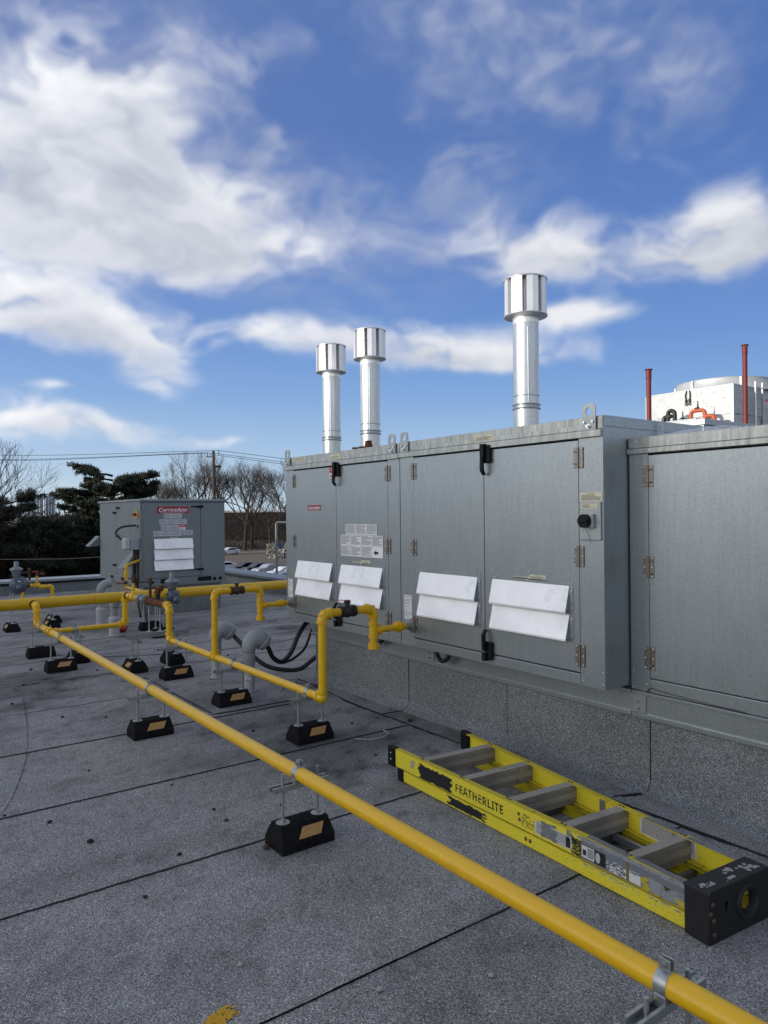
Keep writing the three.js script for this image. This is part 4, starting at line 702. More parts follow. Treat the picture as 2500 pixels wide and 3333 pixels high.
// ================================================================ the fibreglass stepladder, lying closed on its back
{
  const O = V(2.51, 0, -3.005), ax = V(-0.0985, 0, 0.995).normalize(), nx = V(ax.z, 0, -ax.x);        // s along the ladder to its top cap, w to the curb
  const basis = new THREE.Matrix4().makeBasis(nx, DY, ax).setPosition(O);
  const T = (g) => g.applyMatrix4(basis);                // local x = w, y, z = s
  const half = (s) => mix(0.246, 0.152, s / 1.72);
  const t = thing('step_ladder', 'yellow fibreglass stepladder lying closed beside the roof curb', 'ladder', [2.43, 0, -2.1]);
  const W = 2048, Hh = 128;
  const railPrint = (paint) => printMat(W, Hh, paint, 0.5);
  const px = (s) => s / 1.72 * W;
  const yellowBase = (x, seed) => { const r = rng(seed); x.fillStyle = '#d8c930'; x.fillRect(0, 0, W, Hh); for (let i = 0; i < 900; i++) { const s = r() * W, w = 2 + r() * 14; x.fillStyle = r() < 0.5 ? 'rgba(90,80,20,' + (0.05 + r() * 0.12) + ')' : 'rgba(225,214,90,' + (0.05 + r() * 0.15) + ')'; x.fillRect(s, r() * Hh, w, 1 + r() * 3); } for (let i = 0; i < 150; i++) { x.fillStyle = 'rgba(60,52,24,' + (0.25 + r() * 0.4) + ')'; const s = Math.sqrt(r()) * W; x.beginPath(); x.ellipse(s, r() * Hh, 0.8 + r() * 3.5, 0.6 + r() * 2, r(), 0, 7); x.fill(); } };
  const blotch = (x, s0, s1, y0, y1, col, seed, n = 160, rr = 12) => { const r = rng(seed); x.fillStyle = col; for (let i = 0; i < n; i++) { const a = px(mix(s0, s1, r())), b = mix(y0, y1, r()); x.beginPath(); x.ellipse(a, b, rr * (0.4 + r()), rr * 0.5 * (0.3 + r()), r() * 0.6 - 0.3, 0, 7); x.fill(); } };
  const frontPrint = railPrint((x) => {
    yellowBase(x, 4);
    blotch(x, 0.17, 0.20, 30, 80, '#9d9a86', 8, 26, 14);
    x.fillStyle = '#15171b'; x.fillRect(px(0.25), 30, px(0.23), 92); blotch(x, 0.235, 0.49, 26, 128, '#15171b', 9, 260, 14); blotch(x, 0.25, 0.48, 40, 120, '#3a3d40', 10, 12, 4);
    x.fillStyle = '#17160f'; x.font = 'bold 80px sans-serif'; x.save(); x.translate(px(0.515), 100); x.scale(px(0.325) / x.measureText('FEATHERLITE').width, 1); x.fillText('FEATHERLITE', 0, 0); x.restore();
    const r = rng(77); x.strokeStyle = '#c9bb2c'; for (let i = 0; i < 46; i++) { x.lineWidth = 0.7 + r() * 2.2; const a = px(0.5 + r() * 0.36), b = 36 + r() * 66; x.beginPath(); x.moveTo(a, b); x.lineTo(a + 8 + r() * 40, b + (r() - 0.5) * 6); x.stroke(); }
    blotch(x, 0.655, 0.70, 36, 62, '#c4b52e', 21, 26, 9);
    blotch(x, 0.95, 1.04, 30, 110, 'rgba(96,88,40,0.6)', 12, 60, 8);
    x.fillStyle = '#bdbfbd'; x.fillRect(px(1.02), 34, px(0.195), 80); printLines(x, px(1.03), 40, px(1.2), 110, 11, rng(5), '#6a6c6a'); x.fillStyle = '#17181a'; x.fillRect(px(1.185), 44, px(0.022), 60); blotch(x, 1.06, 1.13, 20, 110, '#6f7375', 13, 70, 16); blotch(x, 1.19, 1.215, 0, 40, '#6f7375', 14, 16, 12);
    blotch(x, 1.215, 1.27, 30, 128, '#191a12', 15, 240, 7); blotch(x, 1.21, 1.28, 40, 128, '#b3a52b', 16, 40, 6);
    x.fillStyle = '#6f7479'; x.fillRect(px(1.262), 0, px(0.46), 128); blotch(x, 1.25, 1.72, 0, 20, '#8b9093', 17, 120, 12);
    x.fillStyle = '#17181a'; x.fillRect(px(1.258), 42, px(0.115), 78); x.fillStyle = '#c9cbc9'; x.fillRect(px(1.262), 46, px(0.06), 70); x.fillStyle = '#17181a'; x.fillRect(px(1.268), 70, px(0.016), 32); printLines(x, px(1.29), 54, px(1.318), 108, 10, rng(6), '#2b2c2c'); x.fillStyle = '#b9b9ae'; x.beginPath(); x.ellipse(px(1.338), 82, px(0.011), 30, 0, 0, 7); x.fill();
    x.fillStyle = '#cdcfcd'; x.fillRect(px(1.378), 60, px(0.145), 62); blotch(x, 1.375, 1.46, 60, 124, '#34373a', 18, 130, 5); blotch(x, 1.38, 1.53, 54, 74, '#6f7479', 19, 60, 8); x.fillStyle = '#6a6331'; x.fillRect(px(1.463), 26, px(0.012), 100);
    blotch(x, 1.53, 1.60, 60, 128, '#b0a22d', 20, 50, 12); blotch(x, 1.56, 1.72, 56, 120, '#8f9294', 22, 160, 12); blotch(x, 1.60, 1.72, 50, 128, '#5a5d5c', 23, 200, 3); blotch(x, 1.66, 1.70, 96, 128, '#bcae2c', 25, 22, 9); x.fillStyle = '#3a3833'; x.beginPath(); x.moveTo(px(1.615), 56); x.lineTo(px(1.645), 58); x.lineTo(px(1.62), 84); x.fill();
  });
  const rearPrint = railPrint((x) => { yellowBase(x, 14); x.fillStyle = '#15171b'; x.fillRect(px(0.48), 28, px(0.21), 84); blotch(x, 0.455, 0.72, 20, 120, '#15171b', 29, 190, 14); blotch(x, 1.2, 1.7, 0, 30, '#8c8f90', 30, 60, 10); blotch(x, 1.15, 1.72, 0, 128, '#6d6632', 31, 110, 4); blotch(x, 1.3, 1.7, 10, 90, '#a9a6a0', 32, 14, 8); });
  const innerPrint = railPrint((x) => { yellowBase(x, 24); x.fillStyle = '#c7c9c4'; x.fillRect(px(1.24), 8, px(0.27), 112); printLines(x, px(1.25), 14, px(1.50), 114, 14, rng(9), '#4c4e4e'); x.fillStyle = '#77797a'; x.fillRect(px(1.40), 0, px(0.03), 128); });
  const fibre = mtl(0xdccb30, 0.5, 0, { map: grime }), topGrey = mtl(0x83878a, 0.55, 0.1, { map: grime });
  function rail(side, y0, y1, s0, s1, inset, name, printOut, printIn) {          // C section, open towards the other rail
    const p = (s) => side * (half(s) - inset), th = 0.005, fl = 0.028, gs = [], top = [];
    const hex = (sa, sb, f) => { const c = []; for (const s of [sa, sb]) { const [wo, wi, a, b] = f(s); c.push([wo, a, s], [wi, a, s], [wi, b, s], [wo, b, s]); } const q = (i, j, k, l) => [c[i], c[j], c[k], c[i], c[k], c[l]].flat(); let v = [...q(0, 1, 2, 3), ...q(5, 4, 7, 6), ...q(4, 0, 3, 7), ...q(1, 5, 6, 2), ...q(3, 2, 6, 7), ...q(4, 5, 1, 0)]; const g = new THREE.BufferGeometry(); if (side < 0) { const w = []; for (let i = 0; i < v.length; i += 9) w.push(...v.slice(i, i + 3), ...v.slice(i + 6, i + 9), ...v.slice(i + 3, i + 6)); v = w; } const w2 = []; for (let i = 0; i < v.length; i += 9) w2.push(...v.slice(i, i + 3), ...v.slice(i + 6, i + 9), ...v.slice(i + 3, i + 6)); g.setAttribute('position', new THREE.Float32BufferAttribute(w2, 3)); g.computeVertexNormals(); return g; };
    gs.push(hex(s0, s1, (s) => [p(s), p(s) - side * th, y0, y1]), hex(s0, s1, (s) => [p(s) - side * th, p(s) - side * fl, y0, y0 + th]), hex(s0, s1, (s) => [p(s) - side * th, p(s) - side * fl, y1 - th, y1]));
    const m = part(name, gs.map(T), fibre, t); m.material = fibre;
    const o = side * 0.0006, a = (s, y, w) => V(w, y, s).applyMatrix4(basis).toArray();
    const outer = side < 0 ? quad(a(s0, y0 + 0.003, p(s0) + o), a(s1, y0 + 0.003, p(s1) + o), a(s1, y1 - 0.003, p(s1) + o), a(s0, y1 - 0.003, p(s0) + o)) : quad(a(s1, y0 + 0.003, p(s1) + o), a(s0, y0 + 0.003, p(s0) + o), a(s0, y1 - 0.003, p(s0) + o), a(s1, y1 - 0.003, p(s1) + o));
    if (printOut) { const u = outer.attributes.uv; for (let i = 0; i < u.count; i++) u.setX(i, mix(s0, s1, u.getX(i)) / 1.72); part('outer_skin', outer, printOut, m, true); }
    if (printIn) { const w = (s) => p(s) - side * (th + 0.0006), g = quad(a(s0, y0 + 0.006, w(s0)), a(s1, y0 + 0.006, w(s1)), a(s1, y1 - 0.006, w(s1)), a(s0, y1 - 0.006, w(s0))), u = g.attributes.uv; for (let i = 0; i < u.count; i++) u.setX(i, mix(s0, s1, u.getX(i)) / 1.72); const pm = printIn.clone(); pm.side = THREE.DoubleSide; part('inner_skin', g, pm, m, true); }
    return m;
  }
  const FY0 = 0.068, FY1 = 0.157;
  const fl = rail(-1, FY0, FY1, 0.03, 1.70, 0, 'front_rail', frontPrint, null), fr = rail(1, FY0, FY1, 0.03, 1.70, 0, 'front_rail', null, innerPrint);
  const rl = rail(-1, 0.006, 0.062, 0.09, 1.73, 0.004, 'rear_rail', rearPrint, null), rr = rail(1, 0.006, 0.062, 0.09, 1.73, 0.004, 'rear_rail', null, null);
  // grey paint along the rail edges near the top of the ladder
  for (const sd of [-1, 1]) for (const [a, b] of [[1.28, 1.47], [1.485, 1.69]]) part('worn_edge', T(box(-0.0135, 0.0135, 0.1572, 0.1578, a, b).translate(sd * (half((a + b) / 2) - 0.0145), 0, 0)), topGrey, sd < 0 ? fl : fr);
  // rubber feet
  for (const sd of [-1, 1]) {
    part('foot', T(box(-0.018, 0.016, 0.060, 0.163, -0.03, 0.035, 0.006).translate(sd * (half(0) - 0.010), 0, 0)), M.blackPlastic, t);
    part('foot', T(box(-0.016, 0.014, 0.001, 0.066, 0.05, 0.10, 0.006).translate(sd * (half(0.07) - 0.014), 0, 0)), M.blackPlastic, t);
    for (const y of [0.13, 0.098]) part('foot_rivet', T(ball(V(sd * (half(0) + 0.0065), y, 0.002), 0.006, 0.5, 1, 1, 8, 6)), M.screw, t);
  }
  const rivet = mtl(0x6a5340, 0.5, 0.6);
  // ribbed aluminium treads, lip towards the sky
  for (let k = 0; k < 5; k++) {
    const s = 0.258 + 0.3055 * k, w = half(s) - 0.006, prof = [[s - 0.036, 0.155], [s, 0.155]];       // [s, y]
    for (let i = 0; i < 11; i++) { const y = 0.153 - i * 0.0076, rib = i < 4 || i > 6; if (rib) prof.push([s + 0.0055, y], [s + 0.0055, y - 0.0046], [s, y - 0.0052], [s, y - 0.0074]); else prof.push([s + 0.0055, y], [s + 0.0055, y - 0.0074]); }
    prof.push([s, 0.068], [s - 0.026, 0.068], [s - 0.026, 0.071], [s - 0.004, 0.071], [s - 0.004, 0.151], [s - 0.036, 0.151]);
    const st = part('step', T(prism(prof, 'x', -w, w)), mtl(0xb9b4a8, 0.6, 0.35, { map: grime }), t);
    for (const d of [-1, 1]) for (const q of [0, 1]) part('rivet', T(ball(V(d * (w - 0.012), 0.158, s - 0.01 - q * 0.018), 0.0065, 1, 0.35, 1, 8, 6)), rivet, st);
  }
  // bars between the rear rails, spreader brackets
  for (const s of [0.35, 0.78, 1.13, 1.50]) part('rear_bar', T(box(-half(s) + 0.012, half(s) - 0.012, 0.008, 0.050, s, s + 0.018, 0.002)), mtl(0x8b8a84, 0.55, 0.5, { map: grime }), t);
  part('spreader_bracket', [T(box(0.148, 0.182, 0.062, 0.066, 1.02, 1.05)), T(box(0.178, 0.183, 0.066, 0.14, 1.02, 1.05, 0.002)), T(box(0.145, 0.150, 0.02, 0.066, 1.02, 1.06, 0.002))], M.zinc, t);
  part('spreader_arm', T(box(0.10, 0.118, 0.036, 0.064, 1.16, 1.42, 0.002)), M.zinc, t); part('spreader_arm', T(box(-0.13, -0.115, 0.036, 0.062, 1.05, 1.40, 0.002)), M.zinc, t);
  [T(ball(V(-half(0.93) - 0.0006, 0.126, 0.93), 0.008, 0.4, 1, 1, 10, 8)), T(ball(V(-half(0.93) - 0.0006, 0.104, 0.935), 0.008, 0.4, 1, 1, 10, 8)), T(ball(V(-half(0.97) + 0.0034, 0.034, 0.965), 0.009, 0.4, 1, 1, 10, 8)), T(ball(V(-half(0.99) + 0.0034, 0.033, 0.99), 0.009, 0.4, 1, 1, 10, 8))].forEach((g) => part('rivet', g, rivet, t));
  // the black plastic top cap with its holes
  const cs = new THREE.Shape(), cw = 0.168; cs.moveTo(-cw, 0.012); cs.lineTo(-cw + 0.01, 0.002); cs.lineTo(cw - 0.01, 0.002); cs.lineTo(cw, 0.012); cs.lineTo(cw - 0.004, 0.160); cs.lineTo(cw - 0.012, 0.168); cs.lineTo(-cw + 0.012, 0.168); cs.lineTo(-cw + 0.004, 0.160);
  const hole = (cx, cy, a, b) => { const h = new THREE.Path(); h.absellipse(cx, cy, a, b, 0, Math.PI * 2, true); cs.holes.push(h); };
  hole(0.036, 0.088, 0.034, 0.042); hole(-0.075, 0.105, 0.012, 0.02); hole(-0.065, 0.062, 0.005, 0.011); hole(-0.055, 0.035, 0.006, 0.009);
  const capMat = mtl(0x1c1d1e, 0.62, 0, { map: grime });
  const cap = part('top_cap', [T(new THREE.ExtrudeGeometry(cs, { depth: 0.012, bevelEnabled: true, bevelSize: 0.003, bevelThickness: 0.003, bevelSegments: 2, curveSegments: 24 }).translate(0, 0, 1.775)), T(box(-0.168, 0.168, 0.158, 0.168, 1.695, 1.782, 0.004)), T(box(-0.168, -0.160, 0.006, 0.166, 1.70, 1.782, 0.004)), T(box(0.160, 0.168, 0.006, 0.166, 1.70, 1.782, 0.004)), T(box(-0.166, 0.166, 0.002, 0.010, 1.715, 1.782, 0.003))], capMat, t);
  part('recess_ring', [T(lathe([[0.060, -0.001], [0.057, 0.007], [0.050, 0.008], [0.043, 0.004], [0.036, -0.012], [0.033, -0.016]], V(0.036, 0.088, 1.790), DZ, 32))], capMat, cap);
  [[-0.146, 0.128], [-0.157, 0.10], [-0.142, 0.075], [-0.138, 0.03]].forEach(([w, y]) => part('rivet', T(lathe([[0, 0.003], [0.005, 0.003], [0.006, 0.001], [0.009, 0.001], [0.009, -0.002]], V(w, y, 1.7905), DZ, 16)), rivet, cap));
  const r = rng(91), chips = []; for (let i = 0; i < 60; i++) { const c = [[0.02, 1.73], [0.09, 1.74], [0.11, 1.76], [-0.12, 1.75], [-0.02, 1.77]][i % 5], a = c[0] + (r() - 0.5) * 0.06, b = c[1] + (r() - 0.5) * 0.022, s = 0.003 + r() * 0.006, g = new THREE.CircleGeometry(s, 5).rotateX(-Math.PI / 2).translate(a, 0.1685 + i * 1e-5, Math.min(1.778, b)); chips.push(T(g)); }
  stuffPart('paint_chips', chips, mtl(0x9b9791, 0.9), cap);
}

// ================================================================ pebbles, leaf scraps on the roof
{
  const r = rng(3), dark = mtl(0x16171a, 0.9), pale = mtl(0x8d8b86, 0.9), brown = mtl(0x4a3325, 0.9);
  const geos = [0, 1, 2].map((k) => { const g = new THREE.IcosahedronGeometry(0.01, 2), p = g.attributes.position; for (let i = 0; i < p.count; i++) { const a = V().fromBufferAttribute(p, i), n = 0.7 + 0.7 * fbm(a.x * 120 + k * 9, a.y * 120, a.z * 120 + 5, 3); p.setXYZ(i, a.x * n * 1.2, a.y * n * 0.65, a.z * n); } g.computeVertexNormals(); g.translate(0, 0.005, 0); return g; });
  const put = (x, z, s, m, kind, label, group) => { const o = new THREE.Mesh(geos[Math.floor(r() * 3)], m); o.name = numbered(kind); o.castShadow = o.receiveShadow = true; o.position.set(x, 0.003, z); o.scale.setScalar(s); o.rotation.y = r() * 6.3; o.userData = { label, category: 'pebble', group }; scene.add(o); };
  for (const [x, z, s] of [[0.80, -3.20, 1.2], [0.72, -3.52, 0.9], [0.56, -3.72, 0.7], [1.06, -2.86, 0.9], [1.35, -3.2, 0.7], [1.30, -3.62, 0.6], [0.85, -2.62, 0.7], [1.02, -4.1, 0.6], [1.62, -3.05, 0.8], [1.15, -5.3, 0.9], [0.95, -5.9, 0.9], [1.40, -5.1, 0.7], [1.85, -5.3, 0.7], [1.12, -6.5, 1], [1.3, -7.1, 1.1], [1.75, -6.7, 0.9], [2.1, -6.9, 0.9], [2.5, -7.3, 1], [2.95, -6.6, 1], [2.62, -3.95, 0.8], [2.95, -3.75, 1.5], [2.40, -3.35, 0.7], [1.95, -3.55, 0.7], [2.05, -4.2, 0.8]]) put(x + (r() - 0.5) * 0.02, z, s, dark, 'dark_pebble', 'small dark pebble lying on the grey roof sheets', 'dark pebbles scattered on the roof');
  for (const [x, z, s] of [[1.22, -1.70, 0.8], [1.52, -1.55, 0.9], [1.72, -1.60, 0.6], [1.20, -1.62, 0.6], [1.95, -1.62, 0.7], [0.95, -2.05, 0.9]]) put(x, z, s, pale, 'pale_pebble', 'pale pebble lying on the roof between gas pipe and camera', 'pale pebbles on the near roof');
  for (const [x, z, s] of [[1.37, -2.70, 1.3], [1.55, -2.82, 1.6], [1.35, -3.05, 0.9]]) put(x, z, s, brown, 'leaf_scrap', 'curled brown leaf scrap beside the nearest whole rubber block', 'leaf scraps by the rubber block');
  const straw = thing('tie_wire', 'pale loop of tie wire lying on the roof near the ladder feet', 'wire', [2.55, 0.004, -3.65]);
  part('wire', tube([V(2.46, 0.008, -3.66), V(2.52, 0.008, -3.60), V(2.60, 0.010, -3.58), V(2.68, 0.008, -3.62), V(2.70, 0.008, -3.70)], 0.0025, 40, 6), mtl(0xb9b6ad, 0.7), straw);
}

// ================================================================ the far cabinet on its own curb
{
  const t = thing('rooftop_unit', 'grey rooftop cabinet with large red brand plate and three white hoods', 'rooftop unit', [3.8, 0.395, -10.95]);
  const x0 = 3.197, x1 = 4.42, zf = -9.95, zb = -11.97, S = M.farPaint;
  part('body', [box(x0 + 0.004, x1, 0.5, 1.575, zb, zf - 0.006)], S, t);
  part('lid', [box(x0 - 0.02, x1 + 0.02, 1.572, 1.600, zb - 0.02, zf + 0.016, 0.004)], mtl(0xa8adb0, 0.5, 0.4, { map: spangle }), t);
  part('lid_edge', box(x0 - 0.012, x1 + 0.014, 1.548, 1.5725, zf - 0.002, zf + 0.008), mtl(0x55606c, 0.5, 0.4), t);
  const d = part('door', box(3.232, 4.048, 0.505, 1.546, zf - 0.006, zf + 0.004, 0.002), S, t);
  part('door_gap', [box(4.048, 4.0545, 0.50, 1.546, zf - 0.0065, zf - 0.003), box(3.232, 4.0545, 0.498, 0.505, zf - 0.0065, zf - 0.003)], M.gasket, t);
  part('corner_panel', box(4.0545, x1 - 0.002, 0.502, 1.546, zf - 0.006, zf + 0.003, 0.002), S, t);
  for (const [a, b] of [[1.46, 1.55], [1.02, 1.115], [0.585, 0.68]]) part('hinge', [box(3.213, 3.255, a - 0.02, b - 0.02, zf + 0.003, zf + 0.007, 0.001), cyl(V(3.233, a - 0.02, zf + 0.009), V(3.233, b - 0.02, zf + 0.009), 0.006, 8)], mtl(0x7d8082, 0.45, 0.5), d);
  for (const y of [1.493, 0.598]) part('latch', [box(3.995, 4.085, y - 0.016, y + 0.016, zf + 0.004, zf + 0.03, 0.004), box(3.905, 4.0, y - 0.006, y + 0.010, zf + 0.012, zf + 0.026, 0.003)], M.blackPlastic, d);
  const hd = part('hood_flange', box(3.352, 3.945, 0.600, 1.062, zf + 0.003, zf + 0.0055), S, d);
  for (const [a, b] of [[1.046, 0.912], [0.898, 0.762], [0.748, 0.613]]) part('hood_blade', prism([[zf + 0.0055, a], [zf + 0.0055, a - 0.004], [zf + 0.038, b], [zf + 0.040, b - 0.006], [zf + 0.042, b - 0.006], [zf + 0.041, b + 0.002]], 'x', 3.372, 3.928), M.alu, hd);
  stickerZ('brand_plate', zf + 0.006, 1.401, 1.495, 3.414, 3.873, brandMat, d);
  const paper = printMat(256, 128, (x) => { x.fillStyle = '#c4c8ca'; x.fillRect(0, 0, 256, 128); printLines(x, 10, 14, 246, 118, 9, rng(41), '#74787a'); }), redPaper = printMat(128, 96, (x) => { x.fillStyle = '#c3454c'; x.fillRect(0, 0, 128, 44); x.fillStyle = '#d7d4d8'; x.fillRect(0, 44, 128, 52); x.fillStyle = '#e6cdd0'; x.fillRect(16, 14, 90, 8); x.fillStyle = '#8b6f80'; x.fillRect(14, 60, 60, 8); });
  for (const [a, b, y0, y1, n] of [[3.51, 3.775, 1.326, 1.399, 2], [3.448, 3.845, 1.244, 1.319, 3], [3.467, 3.73, 1.162, 1.239, 2], [3.361, 3.775, 1.079, 1.160, 3]]) for (let i = 0; i < n; i++) stickerZ('paper_label', zf + 0.006, y0 + 0.003, y1 - 0.003, mix(a, b, i / n) + 0.003, mix(a, b, (i + 1) / n) - 0.003, paper, d);
  stickerZ('red_label', zf + 0.006, 1.165, 1.238, 3.735, 3.826, redPaper, d);
  for (let i = 0; i < 3; i++) stickerZ('small_label', zf + 0.006, 1.088, 1.160, 3.782 + i * 0.051, 3.828 + i * 0.051, paper, d);
  stickerZ('cream_label', zf + 0.006, 1.052, 1.068, 3.595, 3.715, creamC, d);
  // base frame with fork slots and lifting holes
  part('base_frame', [box(x0 - 0.002, x1 + 0.004, 0.397, 0.499, zb - 0.004, zf + 0.006, 0.003)], S, t);
  part('fork_slot', [box(4.0, 4.205, 0.425, 0.488, zf + 0.005, zf + 0.008), box(3.46, 3.63, 0.425, 0.488, zf + 0.005, zf + 0.008), box(x0 - 0.005, x0 - 0.001, 0.425, 0.47, -11.40, -11.25), box(x0 - 0.005, x0 - 0.001, 0.425, 0.47, -10.86, -10.70)], M.gasket, t);
  part('lifting_hole', [4.253, 4.343, 3.35].map((x) => cyl(V(x, 0.448, zf + 0.004), V(x, 0.448, zf + 0.0085), x < 4 ? 0.02 : 0.026, 18)), M.gasket, t);
  // side with doors, latches, isolator, junction box and hoods
  for (const [a, b] of [[-11.95, -11.06], [-11.05, -10.42], [-10.415, -9.965]]) part('side_panel', box(x0 - 0.003, x0 + 0.005, 0.504, 1.568, a, b - 0.003, 0.002), S, t);
  for (const [z, y] of [[-10.96, 1.487], [-11.14, 1.418], [-10.96, 1.07], [-11.14, 0.636]]) part('latch', box(x0 - 0.035, x0 - 0.003, y - 0.014, y + 0.014, z - 0.06, z + 0.05, 0.005), M.blackPlastic, t);
  const iso = part('isolator', box(x0 - 0.02, x0 - 0.003, 1.335, 1.44, -10.13, -10.05, 0.004), mtl(0xc9a01c, 0.5), t); part('red_knob', [cyl(V(x0 - 0.02, 1.387, -10.09), V(x0 - 0.05, 1.387, -10.09), 0.024, 16), box(x0 - 0.085, x0 - 0.045, 1.379, 1.395, -10.10, -10.08, 0.003)], M.handleRed, iso);
  const jb = part('junction_box', box(x0 - 0.13, x0 - 0.003, 0.905, 1.060, -10.12, -9.99, 0.008), mtl(0x8f9598, 0.6), t); part('weather_cover', box(x0 - 0.215, x0 - 0.128, 0.90, 1.068, -10.125, -9.985, 0.03), mtl(0xa9adaf, 0.35), jb);
  part('flex_conduit', tube([V(x0 - 0.01, 1.235, -10.06), V(x0 - 0.06, 1.235, -10.09), V(x0 - 0.19, 1.215, -10.18), V(x0 - 0.255, 1.15, -10.22), V(x0 - 0.245, 1.085, -10.17), V(x0 - 0.19, 1.03, -10.09)], 0.0145, 50, 10), M.cable, t);
  part('conduit_nut', cyl(V(x0 - 0.003, 1.235, -10.06), V(x0 - 0.035, 1.235, -10.06), 0.02, 10), M.zinc, t);
  part('side_hood', [prism([[x0 - 0.003, 0.87], [x0 - 0.20, 0.645], [x0 - 0.20, 0.635], [x0 - 0.003, 0.70]], 'z', -10.36, -10.13)], S, t); part('side_hood', [prism([[x0 - 0.003, 1.05], [x0 - 0.16, 0.90], [x0 - 0.16, 0.885], [x0 - 0.003, 0.90]], 'z', -12.2, -11.98)], S, t);
  const sc = []; for (let i = 0; i < 30; i++) sc.push(ball(V(x0 - 0.004, 0.49 - (i % 2) * 0.075, -11.9 + i * 0.065), 0.006, 0.6, 1, 1, 6, 4)); for (let i = 0; i < 5; i++) sc.push(ball(V(x0 - 0.004, 0.6 + i * 0.22, -11.045), 0.006, 0.6, 1, 1, 6, 4)); stuffPart('screws', sc, M.screw, t);
  const c = thing('roof_curb', 'smooth grey roof curb under the cabinet with the large red brand plate', 'roof curb', [3.8, 0, -10.95]);
  part('wall', [box(3.25, 4.375, 0.0, 0.385, -11.9, -10.0, 0.01)], mtl(0x7d8284, 0.8, 0, { map: grime }), c); part('rail', box(3.235, 4.39, 0.385, 0.397, -11.93, -9.975), M.galv, c);
  // its gas drop
  const g = thing('gas_pipe', 'thin yellow gas drop with red tagged valve into the far cabinet', 'gas pipe', [2.83, 0.43, -9.42]), z = -9.42, r = 0.016;
  pipe(V(2.83, 0.46, -8.22), V(2.83, 0.46, z), r, M.yellow, g); elbow('elbow', V(2.83, 0.46, z), DZ, DY, r, M.yellow, g); pipe(V(2.83, 0.46, z), V(2.83, 0.735, z), r, M.yellow, g); union(V(2.83, 0.625, z), DY, r, M.yellow, g); elbow('elbow', V(2.83, 0.74, z), NY, V(0.6, 0.02, -0.8).normalize(), r, M.yellow, g); pipe(V(2.83, 0.74, z), V(3.18, 0.76, -9.99), r, M.yellow, g);
  part('valve', [cyl(V(2.83, 0.48, z), V(2.83, 0.54, z), 0.022, 8), cyl(V(2.83, 0.51, z), V(2.78, 0.51, z), 0.008, 8)], M.iron, g); part('lever', box(2.70, 2.785, 0.506, 0.516, z - 0.008, z + 0.008), M.handleRed, g);
}

